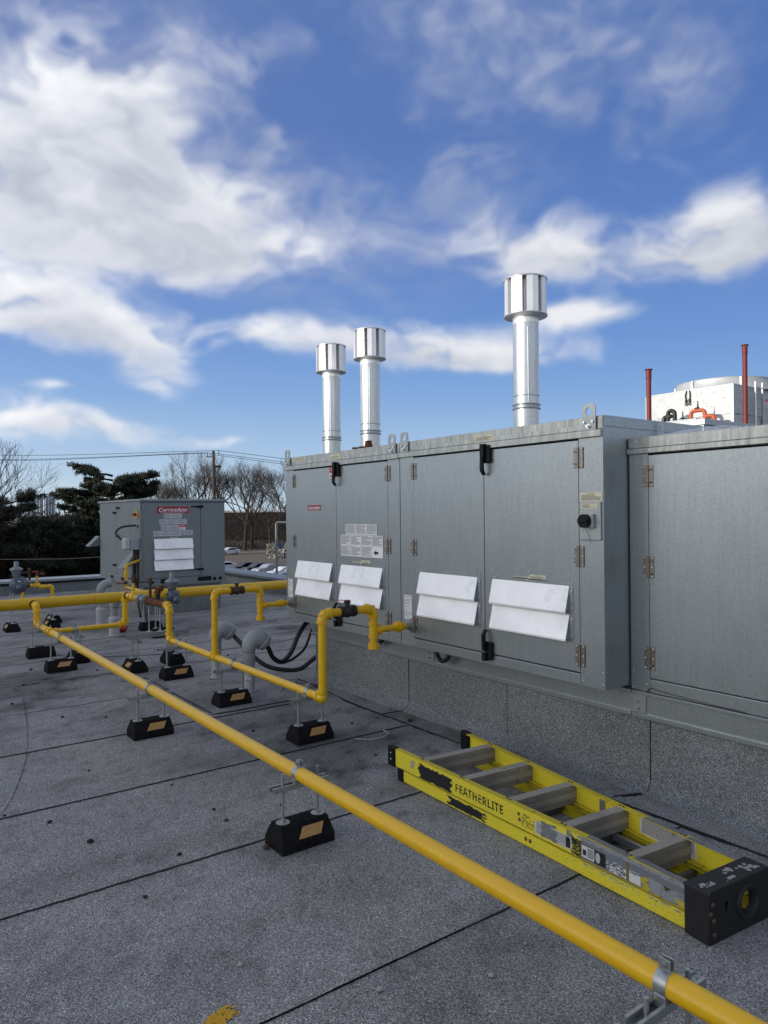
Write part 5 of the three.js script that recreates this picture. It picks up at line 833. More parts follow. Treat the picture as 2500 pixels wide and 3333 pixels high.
// ================================================================ beyond the big cabinets
{
  const white = mtl(0xb3b6b7, 0.5, 0.25, { map: brushed });
  const t = thing('cooling_tower', 'white sheet metal cooling tower with round fan ring, behind the cabinets', 'cooling tower', [22.5, 0, -11.93]);
  const x0 = 20, x1 = 25, z0 = -13.275, z1 = -10.58;
  part('casing', [box(x0, x1, 0.8, 4.10, z0, z1, 0.01)], white, t);
  part('upper_casing', box(x0 - 0.02, x1 + 0.02, 4.115, 4.89, z0 - 0.02, z1 + 0.02, 0.01), white, t);
  part('seam_trim', box(x0 - 0.035, x1 + 0.03, 4.09, 4.125, z0 - 0.035, z1 + 0.035), M.zinc, t);
  part('top_trim', box(x0 - 0.03, x1 + 0.03, 4.885, 4.915, z0 - 0.03, z1 + 0.03), M.zinc, t);
  for (const [x, z] of [[x0, z0], [x0, z1], [x1, z0], [x1, z1]]) part('corner_post', box(x - 0.045, x + 0.045, 0.0, 4.88, z - 0.045, z + 0.045), M.zinc, t);
  const fr = part('fan_ring', lathe([[1.50, 0], [1.40, 0.18], [1.36, 0.36], [1.39, 0.39], [1.33, 0.39], [1.33, 0.0]], V(22.0, 4.90, -11.93), DY, 48), white, t);
  part('ring_strap', [0.3, 1.3, 2.3, 3.3, 4.3, 5.3].map((a) => box(-0.04, 0.04, 4.91, 5.27, -0.03, 0.03).translate(22.0 + Math.cos(a) * 1.40, 0, -11.93 + Math.sin(a) * 1.40)), M.zinc, fr);
  const blades = []; for (let k = 0; k < 6; k++) blades.push(new THREE.BoxGeometry(1.2, 0.02, 0.26).rotateX(0.35).translate(0.68, 0, 0).rotateY(k * Math.PI / 3).translate(22.0, 5.05, -11.93)); part('fan', [...blades, cyl(V(22, 4.9, -11.93), V(22, 5.12, -11.93), 0.18, 16)], M.zinc, fr);
  const sc = []; const rr = rng(17); for (let i = 0; i < 46; i++) { sc.push(ball(V(x0 - 0.022, 4.15 + Math.floor(i % 4) * 0.2, z0 + 0.1 + rr() * 2.5), 0.010, 0.6, 1, 1, 6, 4)); sc.push(ball(V(x0 + 0.1 + rr() * 3, 3.5 + rr() * 1.3, z1 + 0.022), 0.010, 1, 1, 0.6, 6, 4)); } stuffPart('bolts', sc, M.iron, t);
  for (const s of [-0.045, 0.045]) part('sling', [tube([V(x0 - 0.03, 4.90, -11.907 + s), V(x0 - 0.06, 4.75, -11.907 + s * 1.6), V(x0 - 0.05, 4.62, -11.907 + s * 1.2)], 0.018, 16, 8), cyl(V(x0 - 0.05, 4.64, -11.907 + s * 1.2), V(x0 - 0.05, 4.55, -11.907 + s * 1.2), 0.035, 8), new THREE.TorusGeometry(0.035, 0.012, 6, 14).rotateY(Math.PI / 2).translate(x0 - 0.05, 4.50, -11.907 + s * 1.2)], M.iron, t);
  const lad = part('side_ladder', [-0.2, 0.2].map((d) => box(21.2 + d - 0.02, 21.2 + d + 0.02, 0.2, 5.05, z1 + 0.12, z1 + 0.16)), M.zinc, t); part('rung', Array.from({ length: 16 }, (_, i) => cyl(V(21.0, 0.4 + i * 0.3, z1 + 0.14), V(21.4, 0.4 + i * 0.3, z1 + 0.14), 0.015, 8)), M.zinc, lad);
  const hatch = part('access_hatch', box(21.6, 22.6, 3.4, 4.75, z1 + 0.02, z1 + 0.05, 0.005), white, t); stickerZ('warning_label', z1 + 0.052, 4.45, 4.62, 21.75, 22.05, redMat, hatch);
  part('motor_box', box(22.2, 22.5, 4.0, 4.4, z1 + 0.05, z1 + 0.2, 0.02), M.blackPlastic, t);
  // pipework before its face
  const bend = (pts, r, m, l, n) => { const o = thing(n, l, 'pipe', [pts[0].x, pts[0].y, pts[0].z]); const cv = new THREE.CurvePath(); const R = 0.13; let a = pts[0]; const gs = []; for (let i = 1; i < pts.length; i++) { let b = pts[i]; if (i < pts.length - 1) { const d1 = a.clone().sub(b).normalize(), d2 = pts[i + 1].clone().sub(b).normalize(), p = b.clone().addScaledVector(d1, R), q = b.clone().addScaledVector(d2, R); gs.push(cyl(a, p, r, 12)); gs.push(new THREE.TubeGeometry(new THREE.QuadraticBezierCurve3(p, b, q), 10, r, 12)); a = q; } else gs.push(cyl(a, b, r, 12)); } part('pipe', gs, m, o); return o; };
  const X = 19.25, orange = mtl(0xb4512a, 0.55, 0, { map: paintNoise }), oxide = mtl(0x6e1f1b, 0.6, 0, { map: paintNoise });
  const o1 = bend([V(X, 3.4, -11.40), V(X, 4.17, -11.40), V(X, 4.17, -10.98), V(X, 3.4, -10.98)], 0.055, orange, 'orange pipe arch standing before the white cooling tower', 'orange_pipe');
  const o2 = bend([V(X, 3.98, -10.98), V(X, 3.98, -10.70), V(X, 3.3, -10.70)], 0.055, orange, 'orange pipe elbow beside the taller orange arch', 'orange_pipe');
  bend([V(X, 3.3, -12.26), V(X, 4.10, -12.26), V(X, 4.10, -12.13), V(X, 3.3, -12.13)], 0.06, M.cable, 'black insulated pipe arch before the white cooling tower, lower one', 'insulated_pipe');
  bend([V(X, 3.3, -12.12), V(X, 4.26, -12.12), V(X, 4.26, -11.90), V(X, 3.3, -11.90)], 0.06, M.cable, 'black insulated pipe arch before the white cooling tower, taller one', 'insulated_pipe');
  for (const [z, y, l] of [[-11.65, 4.0, 'small dark valve on a pipe before the white cooling tower, between black and orange pipes'], [-11.19, 4.24, 'small dark valve on top of the orange pipe arch'], [-10.86, 3.85, 'small dark valve inside the orange pipe elbow']]) { const v = thing('small_valve', l, 'valve', [X, y, z], 'small valves on the tower pipework'); part('body', [cyl(V(X, y - 0.06, z), V(X, y + 0.10, z), 0.022, 8), cyl(V(X, y, z - 0.09), V(X, y, z + 0.02), 0.02, 8), ball(V(X, y, z), 0.045)], M.iron, v); part('handle', box(X - 0.01, X + 0.01, y + 0.09, y + 0.20, z - 0.012, z + 0.012), M.iron, v); }
  { const rk = thing('pipe_rack', 'galvanized pipe rack carrying orange and black pipes before the cooling tower', 'pipe rack', [X, 0, -11.5]); part('duct_top', [box(X - 0.35, X + 0.25, 3.30, 3.92, -12.6, -11.05, 0.01)], M.galv, rk); for (const z of [-12.4, -10.7]) part('post', box(X - 0.05, X + 0.05, 0, 3.32, z - 0.05, z + 0.05), M.zinc, rk); part('beam', box(X - 0.06, X + 0.06, 3.22, 3.34, -12.6, -10.5), M.zinc, rk); }
  const vent = (x, z, top, l) => { const v = thing('red_vent_pipe', l, 'vent pipe', [x, 0, z], 'oxide red vent pipes'); part('pipe', cyl(V(x, 0, z), V(x, top - 0.22, z), 0.057, 18), oxide, v); part('sleeve', lathe([[0.057, 0], [0.066, 0.004], [0.066, 0.012], [0.064, 0.015], [0.066, 0.2], [0.072, 0.205], [0.055, 0.215]], V(x, top - 0.225, z), DY, 20), oxide, v); part('cap', [lathe([[0, 0.012], [0.09, 0.002], [0.09, -0.008], [0, -0.006]], V(x, top, z), DY, 20), ...[0, 1, 2, 3, 4, 5].map((k) => box(-0.008, 0.008, top - 0.03, top - 0.002, -0.008, 0.008).translate(x + Math.cos(k) * 0.07, 0, z + Math.sin(k) * 0.07))], oxide, v); };
  vent(15.2, -10.06, 4.70, 'oxide red vent pipe with cap beside the left end of the white tower');
  vent(17.5, -8.95, 5.36, 'tall oxide red vent pipe before the side ladder of the white tower');
  const dk = thing('duct_box', 'low sheet metal duct box behind the set back cabinet', 'duct', [6.8, 0, -3.95]); part('box', box(6.5, 7.4, 0, 2.22, -4.25, -3.72, 0.01), M.galv, dk); part('flange', box(6.48, 7.42, 2.18, 2.24, -4.27, -3.70, 0.005), M.zinc, dk);
  // thin plastic film left on the cabinets
  const film = new THREE.MeshPhysicalMaterial({ color: 0xf2f5f7, roughness: 0.35, transmission: 0.85, thickness: 0, ior: 1.3, side: THREE.DoubleSide });
  const pf = thing('plastic_film', 'crumpled clear plastic film lying where the second and third cabinets meet', 'plastic film', [3.4, 1.738, -2.0]);
  const g = new THREE.PlaneGeometry(0.62, 0.50, 70, 60).rotateX(-Math.PI / 2), p = g.attributes.position; for (let i = 0; i < p.count; i++) { const x = p.getX(i), z = p.getZ(i), e = Math.min(0.31 - Math.abs(x), 0.25 - Math.abs(z)); p.setY(i, 0.004 + (0.10 * fbm(x * 7 + 3, z * 7, 1.5, 4) + 0.03 * fbm(x * 30, z * 30, 4, 3)) * sstep(-0.02, 0.12, e) * 0.55); p.setX(i, x + 0.05 * (fbm(z * 9, x * 3, 2, 3) - 0.5)); } g.computeVertexNormals(); part('film', g.translate(3.55, 1.737, -1.92), film, pf);
  const g2 = new THREE.PlaneGeometry(0.06, 0.13, 10, 20), p2 = g2.attributes.position; for (let i = 0; i < p2.count; i++) p2.setXYZ(i, p2.getX(i) * (1 - 0.5 * (0.065 - p2.getY(i))) + 0.1 * Math.max(0, -p2.getY(i)) , p2.getY(i), 0.008 + 0.012 * fbm(p2.getX(i) * 60, p2.getY(i) * 40, 1, 3)); g2.computeVertexNormals(); part('film_tail', g2.translate(3.37, 1.79, -2.178), film, pf);
}

// ================================================================ ground, car park, street
const YG = -7.2;
const tarmac = mtl(0x5c5a58, 0.95, 0, { map: grime }), soil = mtl(0x6e6357, 1, 0, { map: grime });
{
  const g = structure('ground'); const m = new THREE.Mesh(new THREE.CircleGeometry(4000, 48).rotateX(-Math.PI / 2).translate(0, YG, 0), mtl(0x4a4538, 1)); m.name = 'ground_sheet'; m.receiveShadow = true; g.add(m);
  const lot = structure('car_park'); part('tarmac', box(20, 110, YG - 0.5, YG + 0.01, -118, -60), tarmac, lot); part('yard', box(36, 130, YG - 0.5, YG + 0.006, -164, -118.02), soil, lot);
  for (let i = 0; i < 12; i++) part('bay_line', box(40 + i * 0.02, 50, YG + 0.014, YG + 0.018, -108 + i * 2.75, -107.88 + i * 2.75), M.flatWhite, lot);
  part('kerb', box(36, 130, YG - 0.1, YG + 0.35, -164.4, -164), M.concrete, lot); part('yard_path', box(36, 130, YG + 0.008, YG + 0.012, -150, -148), mtl(0x8b8378, 1), lot);
}
function car(label, x, z, turn, col, dark) {
  const t = thing('parked_car', label, 'car', [x, YG, z], 'cars parked in the car park'); t.position.set(0, 0, 0);
  const paint = mtl(col, 0.25, 0.2), glass = mtl(0x0c1013, 0.12, 0.0), tyre = mtl(0x0d0d0d, 0.9), L = 2.2;
  const body = [[-L, 0.30], [-L, 0.62], [-L + 0.10, 0.80], [-1.75, 0.92], [-0.95, 1.0], [-0.25, 1.40], [0.25, 1.47], [1.0, 1.43], [1.75, 1.08], [L - 0.05, 1.02], [L, 0.7], [L, 0.30]];
  part('body', [prism(body, 'z', -0.87, 0.87, 0.06)], paint, t);
  part('windscreen', [prism([[-1.02, 1.01], [-0.30, 1.40], [-0.26, 1.43], [-0.98, 1.04]], 'z', -0.70, 0.70)], glass, t); part('rear_window', [prism([[1.04, 1.44], [1.72, 1.11], [1.74, 1.14], [1.08, 1.46]], 'z', -0.68, 0.68)], glass, t);
  for (const s of [-0.875, 0.865]) part('side_window', [prism([[-0.85, 1.02], [-0.22, 1.36], [0.3, 1.40], [0.95, 1.37], [1.5, 1.08]], 'z', s, s + 0.012)], glass, t);
  for (const [wx, wz] of [[-1.35, -0.88], [-1.35, 0.70], [1.35, -0.88], [1.35, 0.70]]) { const w = part('wheel', cyl(V(wx, 0.32, wz), V(wx, 0.32, wz + 0.2), 0.32, 20), tyre, t); part('rim', cyl(V(wx, 0.32, wz - 0.005), V(wx, 0.32, wz + 0.205), 0.19, 16), M.zinc, w); }
  for (const s of [-0.62, 0.62]) part('headlight', ball(V(-L + 0.03, 0.72, s), 0.11, 0.5, 0.7, 1.6), M.flatWhite, t);
  t.position.set(x, YG + 0.01, z); t.rotation.y = turn; return t;
}
car('white car parked at the end of the row, nearest the far cabinet', 44.6, -101.5, 0.0, 0xcfd6de);
car('black car parked beside the white end car', 46.2, -97.3, 0.12, 0x14161a);
car('dark blue car in the middle of the parked row', 46.9, -94.6, 0.1, 0x1d232c);
car('silver grey car in the middle of the parked row', 47.2, -91.8, 0.14, 0x8e97a1);
car('black car beside the silver grey one', 46.8, -88.9, 0.1, 0x101215);
car('white hatchback parked by the grey goalpost frame', 46.3, -85.9, 0.12, 0xc9ced4);
car('grey car at the near end of the parked row', 46.0, -83.0, 0.1, 0x6f767d);
car('white van far off at the edge of the yard', 64.6, -143.4, 0.1, 0xb9bdc2);
{
  const t = thing('steel_goalpost', 'grey steel goalpost frame rising above the parapet by the cars', 'frame', [28.7, YG, -53.4]), grey = mtl(0x777b80, 0.55, 0.3);
  part('post', [box(28.3, 28.46, YG, 0.62, -53.68, -53.52, 0.02)], grey, t); part('post', box(31.5, 31.66, YG, 0.62, -51.68, -51.52, 0.02), grey, t); part('beam', cyl(V(28.38, 0.66, -53.6), V(31.58, 0.66, -51.6), 0.09, 10), grey, t);
}
{ // baled paper
  const r = rng(6), cols = [0xc9c8c4, 0xb2afa8, 0x9a978f, 0xd6d6d4, 0x4b638f]; let n = 0;
  const g0 = (seed) => { const g = new THREE.BoxGeometry(1.5, 0.95, 1.1, 9, 7, 8), p = g.attributes.position; for (let i = 0; i < p.count; i++) { const x = p.getX(i), y = p.getY(i), z = p.getZ(i); p.setXYZ(i, x + 0.55 * (fbm(y * 4 + seed, z * 4, 1, 3) - 0.5), y + 0.40 * (fbm(x * 5, z * 5 + seed, 2, 3) - 0.5), z + 0.55 * (fbm(x * 4 + seed, y * 4, 3, 3) - 0.5)); } g.computeVertexNormals(); return tri(g.translate(0, 0.48, 0)); };
  const gs = [g0(1), g0(7), g0(13)];
  const ragged = dataTex(256, (u, v) => { const k = fbm(u * 24, v * 10, 2, 4); const c = k > 0.55 ? 0.95 : k > 0.47 ? 0.55 : 0.10; return [c, c, c * 0.97]; }, 1.3);
  const mats = cols.map((c) => mtl(c, 0.95, 0, { map: ragged }));
  for (let k = 0; k < 3; k++) for (let i = 0; i < 3; i++) { const o = new THREE.Mesh(gs[(i + k) % 3], mats[(i * 2 + k) % 5]); o.name = numbered('paper_bale'); o.castShadow = o.receiveShadow = true; o.position.set(65.2 + i * 1.35 + (r() - 0.5) * 0.2, YG + 0.01 + k * 0.97, -125.2 + i * 0.95); o.rotation.y = -0.6 + (r() - 0.5) * 0.2; o.userData = { label: 'ragged pale bale of waste paper in the stack across the yard', category: 'bale', group: 'paper bales stacked in the yard' }; scene.add(o); }
  const w = thing('white_container', 'white panel of a container beside the paper bales', 'container', [69.5, YG, -123]); part('shell', box(68.2, 71, YG + 0.01, YG + 2.3, -124.5, -121.5, 0.05), M.flatWhite, w); part('top_rail', box(68.15, 71.05, YG + 2.3, YG + 2.7, -124.55, -121.45, 0.03), mtl(0x2e3f5e, 0.6), w);
}
{ // long building behind the bare trees
  const t = thing('warehouse', 'long dark brown warehouse behind the bare trees', 'building', [105, YG, -215]), a = V(70, 0, -240), b = V(190, 0, -155), d = b.clone().sub(a).normalize(), n = V(-d.z, 0, d.x), len = a.distanceTo(b), ang = -Math.atan2(d.z, d.x);
  const put = (g) => g.rotateY(ang).translate(a.x, 0, a.z);
  part('wall', put(box(0, len, YG - 0.1, 1.9, -30, 0)), mtl(0x231b18, 0.95, 0, { map: grime }), t); part('roof_edge', put(box(-0.5, len + 0.5, 1.9, 2.5, -30.5, 0.5)), mtl(0x8f9398, 0.7), t);
  for (let i = 0; i < 14; i++) part('window', put(box(6 + i * 9.5, 9 + i * 9.5, -2, -0.6, 0, 0.05)), mtl(0x20242a, 0.2), t);
}
{ // street pole with crossarm and wires
  const t = thing('utility_pole', 'wooden utility pole with white crossarm among the bare trees', 'utility pole', [34.35, YG, -80.27]), wood = mtl(0x4d453d, 0.95, 0, { map: grime }), x = 34.35, z = -80.27;
  part('pole', cyl(V(x, YG, z), V(x, 8.85, z), 0.20, 12, 0.15), wood, t); part('crossarm', [box(-1.05, 1.05, 8.04, 8.20, -0.07, 0.07).rotateZ(0.10).rotateY(0.63).translate(x, 0.0, z)], mtl(0xa8a8a4, 0.8), t);
  const ends = [[33.18, 8.05, -81.1, 'a'], [33.75, 8.12, -80.7, 'b'], [34.83, 8.35, -79.9, 'c']]; for (const [a, b, c] of ends) part('insulator', cyl(V(a, b, c), V(a, b + 0.5, c), 0.06, 8), mtl(0x2c2a2a, 0.4), t);
  part('transformer_bracket', [box(x - 0.1, x + 0.9, 6.9, 7.1, z - 0.1, z + 0.1)], M.iron, t);
  const left = [[9.36, 0], [8.43, 1], [8.07, 2]], wm = mtl(0x1f2124, 0.7);
  ends.forEach(([a, b, c], i) => { for (const [ex, ey, ez, sd] of [[14.2 - 25 * 0.8, left[2 - i][0] + 1.0 - i * 0.15, -95.1 - 25 * 0.6, 'far left'], [60 + i * 3, 5.2 + i * 0.45, -61 - i * 2, 'right']]) { const w = thing('overhead_wire', 'overhead wire from the utility pole towards the ' + (sd === 'right' ? 'cabinets' : 'evergreen trees'), 'wire', [a, b + 0.5, c], 'overhead wires on the utility pole'), m = V((a + ex) / 2, (b + 0.5 + ey) / 2 - (sd === 'right' ? 0.6 : 0.9), (c + ez) / 2); part('wire', tube([V(a, b + 0.5, c), m, V(ex, ey, ez)], 0.028, 24, 5), wm, w); } });
  const lw = thing('overhead_wire', 'low pale wire crossing before the dark evergreen trees', 'wire', [4.97, -0.4, -33.6]); part('wire', tube([V(-14, -0.2, -47.6), V(4.97, -0.40, -33.6), V(8.3, -0.34, -31.1), V(11.5, -0.2, -29.2)], 0.009, 30, 5), mtl(0x4a4d50, 0.6), lw);
}
{ // towers on the skyline
  const tw = (l, x, z, w, h, n) => { const t = thing('apartment_tower', l, 'tower', [x, YG, z], 'apartment towers on the skyline'), wall = mtl(0x9aa3ad, 0.8), glass = mtl(0x55636f, 0.3); part('shaft', box(x - w / 2, x + w / 2, YG, h, z - 9, z + 9), wall, t); const fl = []; for (let y = 6; y < h - 3; y += 4.2) fl.push(box(x - w / 2 + 1.2, x + w / 2 - 1.2, y, y + 2.4, z + 8.9, z + 9.15)); fl.forEach((g) => part('window_band', g, glass, t)); part('penthouse', box(x - w / 4, x + w / 4, h, h + 3.5, z - 5, z + 5), wall, t); for (let i = 0; i < n; i++) part('balcony_stack', box(x - w / 2 + (i + 0.5) * w / n - 0.6, x - w / 2 + (i + 0.5) * w / n + 0.6, 0, h - 1, z + 9, z + 10.4), mtl(0xc3c9cf, 0.8), t); };
  tw('pale apartment tower with stepped top at the left of the skyline pair', 264, -1544, 15, 50, 2); tw('tallest pale apartment tower on the skyline', 279, -1533, 18, 53, 3); tw('narrow grey tower joined to the tallest apartment tower', 293, -1523, 10, 38, 1); tw('lower wide grey apartment tower on the skyline', 309, -1512, 20, 37, 4);
}
// ================================================================ trees
const bark = mtl(0x2c2621, 1), twigBrown = mtl(0x362d27, 1), needle = new THREE.MeshStandardMaterial({ color: 0xffffff, roughness: 0.9, vertexColors: true, side: THREE.DoubleSide });
function limbs(out, p, d, len, r, depth, R, spread, upPull, ends) {
  const n = 3; let a = p.clone(), dir = d.clone();
  for (let i = 0; i < n; i++) { dir.add(V((R() - 0.5) * 0.35, (R() - 0.35) * 0.25 + upPull, (R() - 0.5) * 0.35)).normalize(); const b = a.clone().addScaledVector(dir, len / n), ra = r * (1 - 0.25 * i / n), rb = r * (1 - 0.25 * (i + 1) / n); out.push(cyl(a, b, ra, depth > 2 ? 6 : 3, rb, true)); a = b; if (depth > 0 && i > 0 && R() < 0.75) { const q = dir.clone().add(V((R() - 0.5) * spread * 2, (R() - 0.3) * spread, (R() - 0.5) * spread * 2)).normalize(); limbs(out, a, q, len * (0.55 + R() * 0.25), rb * 0.6, depth - 1, R, spread, upPull, ends); } }
  if (depth > 0) for (let k = 0; k < 2; k++) { const q = dir.clone().add(V((R() - 0.5) * spread * 1.8, (R() - 0.35) * spread, (R() - 0.5) * spread * 1.8)).normalize(); limbs(out, a, q, len * (0.62 + R() * 0.2), r * 0.62, depth - 1, R, spread, upPull, ends); } else if (ends) ends.push(a);
}
function bareTree(label, x, z, h, seed, base = YG, twig = 0.022) {
  const R = rng(seed), t = thing('bare_tree', label, 'tree', [x, base, z], 'bare winter trees'), trunk = [], crown = [];
  const top = V(x + (R() - 0.5) * 0.05 * h, base + h * 0.30, z); trunk.push(cyl(V(x, base, z), top, h * 0.020, 10, h * 0.014));
  for (let k = 0; k < 5; k++) { const a = k * 1.3 + R() * 1.2, d = V(Math.cos(a) * 0.85, 1, Math.sin(a) * 0.85).normalize(); limbs(crown, top.clone().add(V(0, (R() - 0.7) * h * 0.1, 0)), d, h * 0.25, h * 0.0085, 5, R, 0.95, 0.03, null); }
  part('trunk', trunk, bark, t);
  const m = part('crown', crown, twigBrown, t); return t;
}
bareTree('bare tree rising behind the roof edge of the far cabinet', 57.5, -169, 17.5, 101);
bareTree('tall bare tree directly behind the utility pole', 66, -162.5, 22, 202);
bareTree('bare spreading tree standing between utility pole and the first flue', 74.5, -156.5, 22, 303);
bareTree('bare tree cut off by the edge of the first galvanized cabinet', 83.5, -150, 21, 404);
bareTree('smaller bare tree before the dark warehouse', 79, -152, 15, 505);
bareTree('slender bare tree leaning behind the utility pole', 69.5, -166, 20, 707);
bareTree('bare tree with crowded twigs between the utility pole and the galvanized cabinet', 78, -160, 20, 808);
bareTree('low bare tree half hidden by the far cabinet roof', 62, -168, 17, 909);
bareTree('bare tree with fine twigs at the edge of the evergreen trees', 1.6, -43.5, 13.2, 606);
// brown undergrowth below the bare trees: nobody could count it
{
  const R = rng(44), pos = [], col = []; for (let i = 0; i < 52000; i++) { const u = R(), x = mix(45, 112, u) + (R() - 0.5) * 10, z = mix(-178, -128, u) - 12 + (R() - 0.5) * 14, y = YG + Math.pow(R(), 1.3) * (6 + 6 * fbm(x * 0.15, z * 0.15, 1, 2)), s = 0.12 + R() * 0.3, a = R() * 6.28, k = 0.5 + R() * 0.8; pos.push(x, y, z, x + Math.cos(a) * s, y + s * (0.5 + R()), z + Math.sin(a) * s, x + Math.sin(a) * s * 0.4, y + s * 0.3, z - Math.cos(a) * s * 0.4); for (let q = 0; q < 3; q++) col.push(0.034 * k, 0.025 * k, 0.019 * k); }
  const g = new THREE.BufferGeometry(); g.setAttribute('position', new THREE.Float32BufferAttribute(pos, 3)); g.setAttribute('color', new THREE.Float32BufferAttribute(col, 3)); g.computeVertexNormals();
  const m = new THREE.Mesh(g, needle); m.name = 'undergrowth'; m.castShadow = m.receiveShadow = true; m.userData = { kind: 'stuff', label: 'brown leafless undergrowth below the bare trees', category: 'undergrowth' }; scene.add(m);
}
function tuft(pos, col, c, r, n, R, tone) {                // a bunch of needles round a twig end
  for (let i = 0; i < n; i++) {
    const d = V(R() - 0.5, R() - 0.35, R() - 0.5).normalize(), o = c.clone().addScaledVector(V(R() - 0.5, (R() - 0.5) * 0.7, R() - 0.5), r * 1.3), l = r * (0.5 + R() * 0.7), s = V(R() - 0.5, R() - 0.5, R() - 0.5).cross(d).normalize().multiplyScalar(r * (0.08 + 0.09 * R())), e = o.clone().addScaledVector(d, l);
    pos.push(o.x - s.x, o.y - s.y, o.z - s.z, o.x + s.x, o.y + s.y, o.z + s.z, e.x, e.y, e.z); const k = tone * (0.65 + 0.7 * R()); for (let q = 0; q < 3; q++) col.push(0.020 * k, 0.027 * k, 0.014 * k);
  }
}
function pine(label, x, z, crownTop, spread, seed, lay, base = YG, name = 'pine_tree') {   // lay: [height, reach, bearing] of each limb
  const R = rng(seed), t = thing(name, label, 'tree', [x, base, z], 'evergreen trees beyond the parapet'), wood = [], pos = [], col = [];
  wood.push(cyl(V(x, base, z), V(x + 0.2, crownTop - 0.4, z), 0.26, 9, 0.07));
  for (const [y, len, a] of lay) {
    const d = V(Math.cos(a), 0.10 + R() * 0.15, Math.sin(a)); let p = V(x + 0.1, y, z); const n = Math.max(3, Math.round(len / 0.42));
    for (let i = 0; i < n; i++) {
      const q = p.clone().addScaledVector(d, len / n).add(V((R() - 0.5) * 0.16, (R() - 0.45) * 0.16, (R() - 0.5) * 0.16)); wood.push(cyl(p, q, 0.07 * (1 - i / n) + 0.018, 5, 0.07 * (1 - (i + 1) / n) + 0.018, true)); p = q;
      if (i > 0 || len < 1) { const m = 3 + Math.floor(R() * 3); for (let k = 0; k < m; k++) { const b = a + (R() - 0.5) * 2.6, L = (0.25 + R() * 0.55) * spread, e = p.clone().add(V(Math.cos(b) * L, 0.08 + R() * 0.22, Math.sin(b) * L)); wood.push(cyl(p, e, 0.018, 3, 0.01, true)); tuft(pos, col, e, 0.27 * spread, 60, R, 0.8 + 0.5 * R()); tuft(pos, col, p.clone().lerp(e, 0.5), 0.25 * spread, 44, R, 0.8 + 0.4 * R()); } }
    }
  }
  part('trunk', wood, bark, t);
  const g = new THREE.BufferGeometry(); g.setAttribute('position', new THREE.Float32BufferAttribute(pos, 3)); g.setAttribute('color', new THREE.Float32BufferAttribute(col, 3)); g.computeVertexNormals(); part('crown', g, needle, t);
  return t;
}
const layers = (y0, y1, reach, n, seed, f = (u) => 1) => { const R = rng(seed); return Array.from({ length: n }, (_, i) => { const u = i / (n - 1); return [mix(y0, y1, u), reach * f(u) * (0.75 + 0.5 * R()), i * 2.4 + R()]; }); };
// the wind-shaped pine: limbs reach out in the plane we see, the top leans left
pine('spreading dark pine with windswept top, behind the far cabinet', 14.0, -49.6, 3.9, 1.0, 71, [[4.0, 2.0, 3.75], [3.7, 1.5, 3.2], [3.55, 1.1, 0.6], [3.3, 2.2, 0.55], [3.1, 1.6, 3.9], [2.9, 2.3, 0.4], [2.6, 3.0, 3.7], [2.45, 2.4, 0.7], [2.2, 2.2, 0.35], [2.0, 1.6, 4.0], [1.7, 3.4, 3.75], [1.4, 2.2, 0.5], [1.1, 2.6, 3.6], [0.6, 2.4, 0.6], [0.3, 2.8, 3.8], [-0.2, 2.6, 0.5], [-0.6, 2.8, 3.6], [2.8, 1.4, 1.9], [2.0, 1.8, 2.2], [1.2, 1.9, 1.7], [0.2, 2.0, 2.0], [-0.8, 2.2, 1.6], [-1.6, 2.8, 0.4], [-1.8, 2.8, 3.7], [-2.6, 2.8, 0.6], [-2.9, 2.8, 3.5], [-2.2, 2.4, 1.9], ...layers(-4.5, 3.2, 2.3, 46, 15, (u) => 1.15 - 0.55 * u)]);
const cone = (u) => 1.05 - 0.85 * u;
pine('dense dark spruce between the windswept pine and the left edge trees', 9.6, -49.5, 1.1, 1.15, 72, layers(-5.5, 0.8, 3.0, 44, 5, cone), YG, 'spruce_tree');
pine('dense dark spruce with round top beside the bare tree', 6.9, -46.5, 2.7, 1.15, 73, layers(-5.5, 2.3, 3.0, 44, 6, (u) => 1.05 - 0.7 * u), YG, 'spruce_tree');
pine('low dark spruce below the skyline towers', 11.8, -54, 1.2, 1.15, 74, layers(-5.5, 0.9, 3.0, 40, 7, cone), YG, 'spruce_tree');
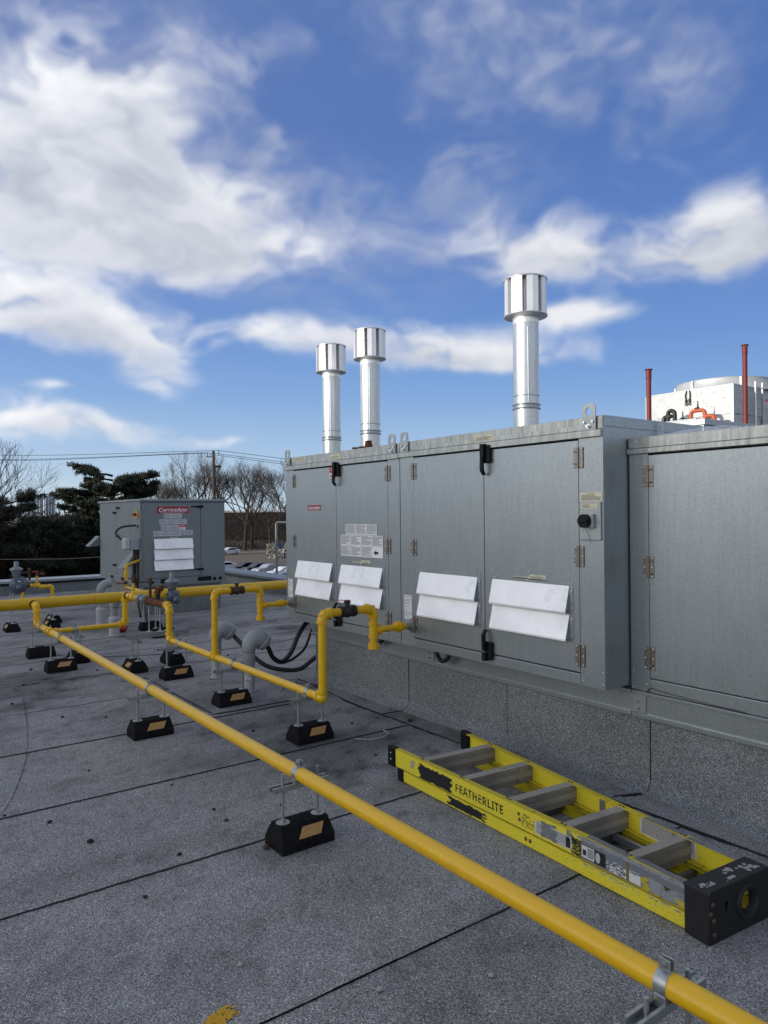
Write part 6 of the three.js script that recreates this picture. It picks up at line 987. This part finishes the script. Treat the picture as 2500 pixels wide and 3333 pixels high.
pine('dark spruce filling the gap behind the far cabinet corner', 15.2, -51, 1.6, 1.15, 75, layers(-5.5, 1.2, 2.8, 40, 8, cone), YG, 'spruce_tree');
pine('dark spruce outside the left edge trees, first of a row', 3.2, -45.5, 2.4, 1.15, 76, layers(-5.5, 2.0, 3.1, 40, 9, cone), YG, 'spruce_tree');
{ const src = scene.children[scene.children.length - 1]; [[-1.5, -46.5], [-6, -45], [-11, -44], [-16, -41], [-21, -38], [-26, -34], [-31, -30]].forEach(([x, z], i) => dup(src, [x, YG + (i % 3) * 0.5 - 0.4, z], i * 1.7, ['second', 'third', 'fourth', 'fifth', 'sixth', 'seventh', 'eighth'][i] + ' dark spruce of the row that runs on past the left edge trees')); }
// hedge mass behind the trees
{
  const R = rng(64), pos = [], col = []; for (let i = 0; i < 15000; i++) { const u = R(), x = mix(-6, 19, u), z = mix(-52, -57, u) + (R() - 0.5) * 6; tuft(pos, col, V(x, YG + R() * (7.4 + 2.2 * fbm(x * 0.3, z * 0.3, 1, 2)), z), 0.5, 3, R, 0.7); }
  const g = new THREE.BufferGeometry(); g.setAttribute('position', new THREE.Float32BufferAttribute(pos, 3)); g.setAttribute('color', new THREE.Float32BufferAttribute(col, 3)); g.computeVertexNormals();
  const m = new THREE.Mesh(g, needle); m.name = 'hedge'; m.castShadow = m.receiveShadow = true; m.userData = { kind: 'stuff', label: 'dark evergreen hedge behind the spruces', category: 'hedge' }; scene.add(m);
}
// the block of flats, outside the picture, that keeps the low sun off the roof
{
  const t = thing('apartment_block', 'brown apartment block that shades the roof from the low sun', 'building', [-66, YG, -12.5]), wall = mtl(0x5a4a40, 0.9, 0, { map: grime }), glass = mtl(0x2a3036, 0.2);
  part('wall', box(-74, -60, YG, 12.35, -26, 1), wall, t); part('roof_edge', box(-74.2, -59.8, 12.35, 12.65, -26.2, 1.2), M.concrete, t);
  for (let f = 0; f < 6; f++) for (let k = 0; k < 8; k++) part('window', box(-60, -59.95, YG + 1.2 + f * 3.2, YG + 2.8 + f * 3.2, -24.6 + k * 3.2, -22.8 + k * 3.2), glass, t);
}
renderer.render(scene, camera);
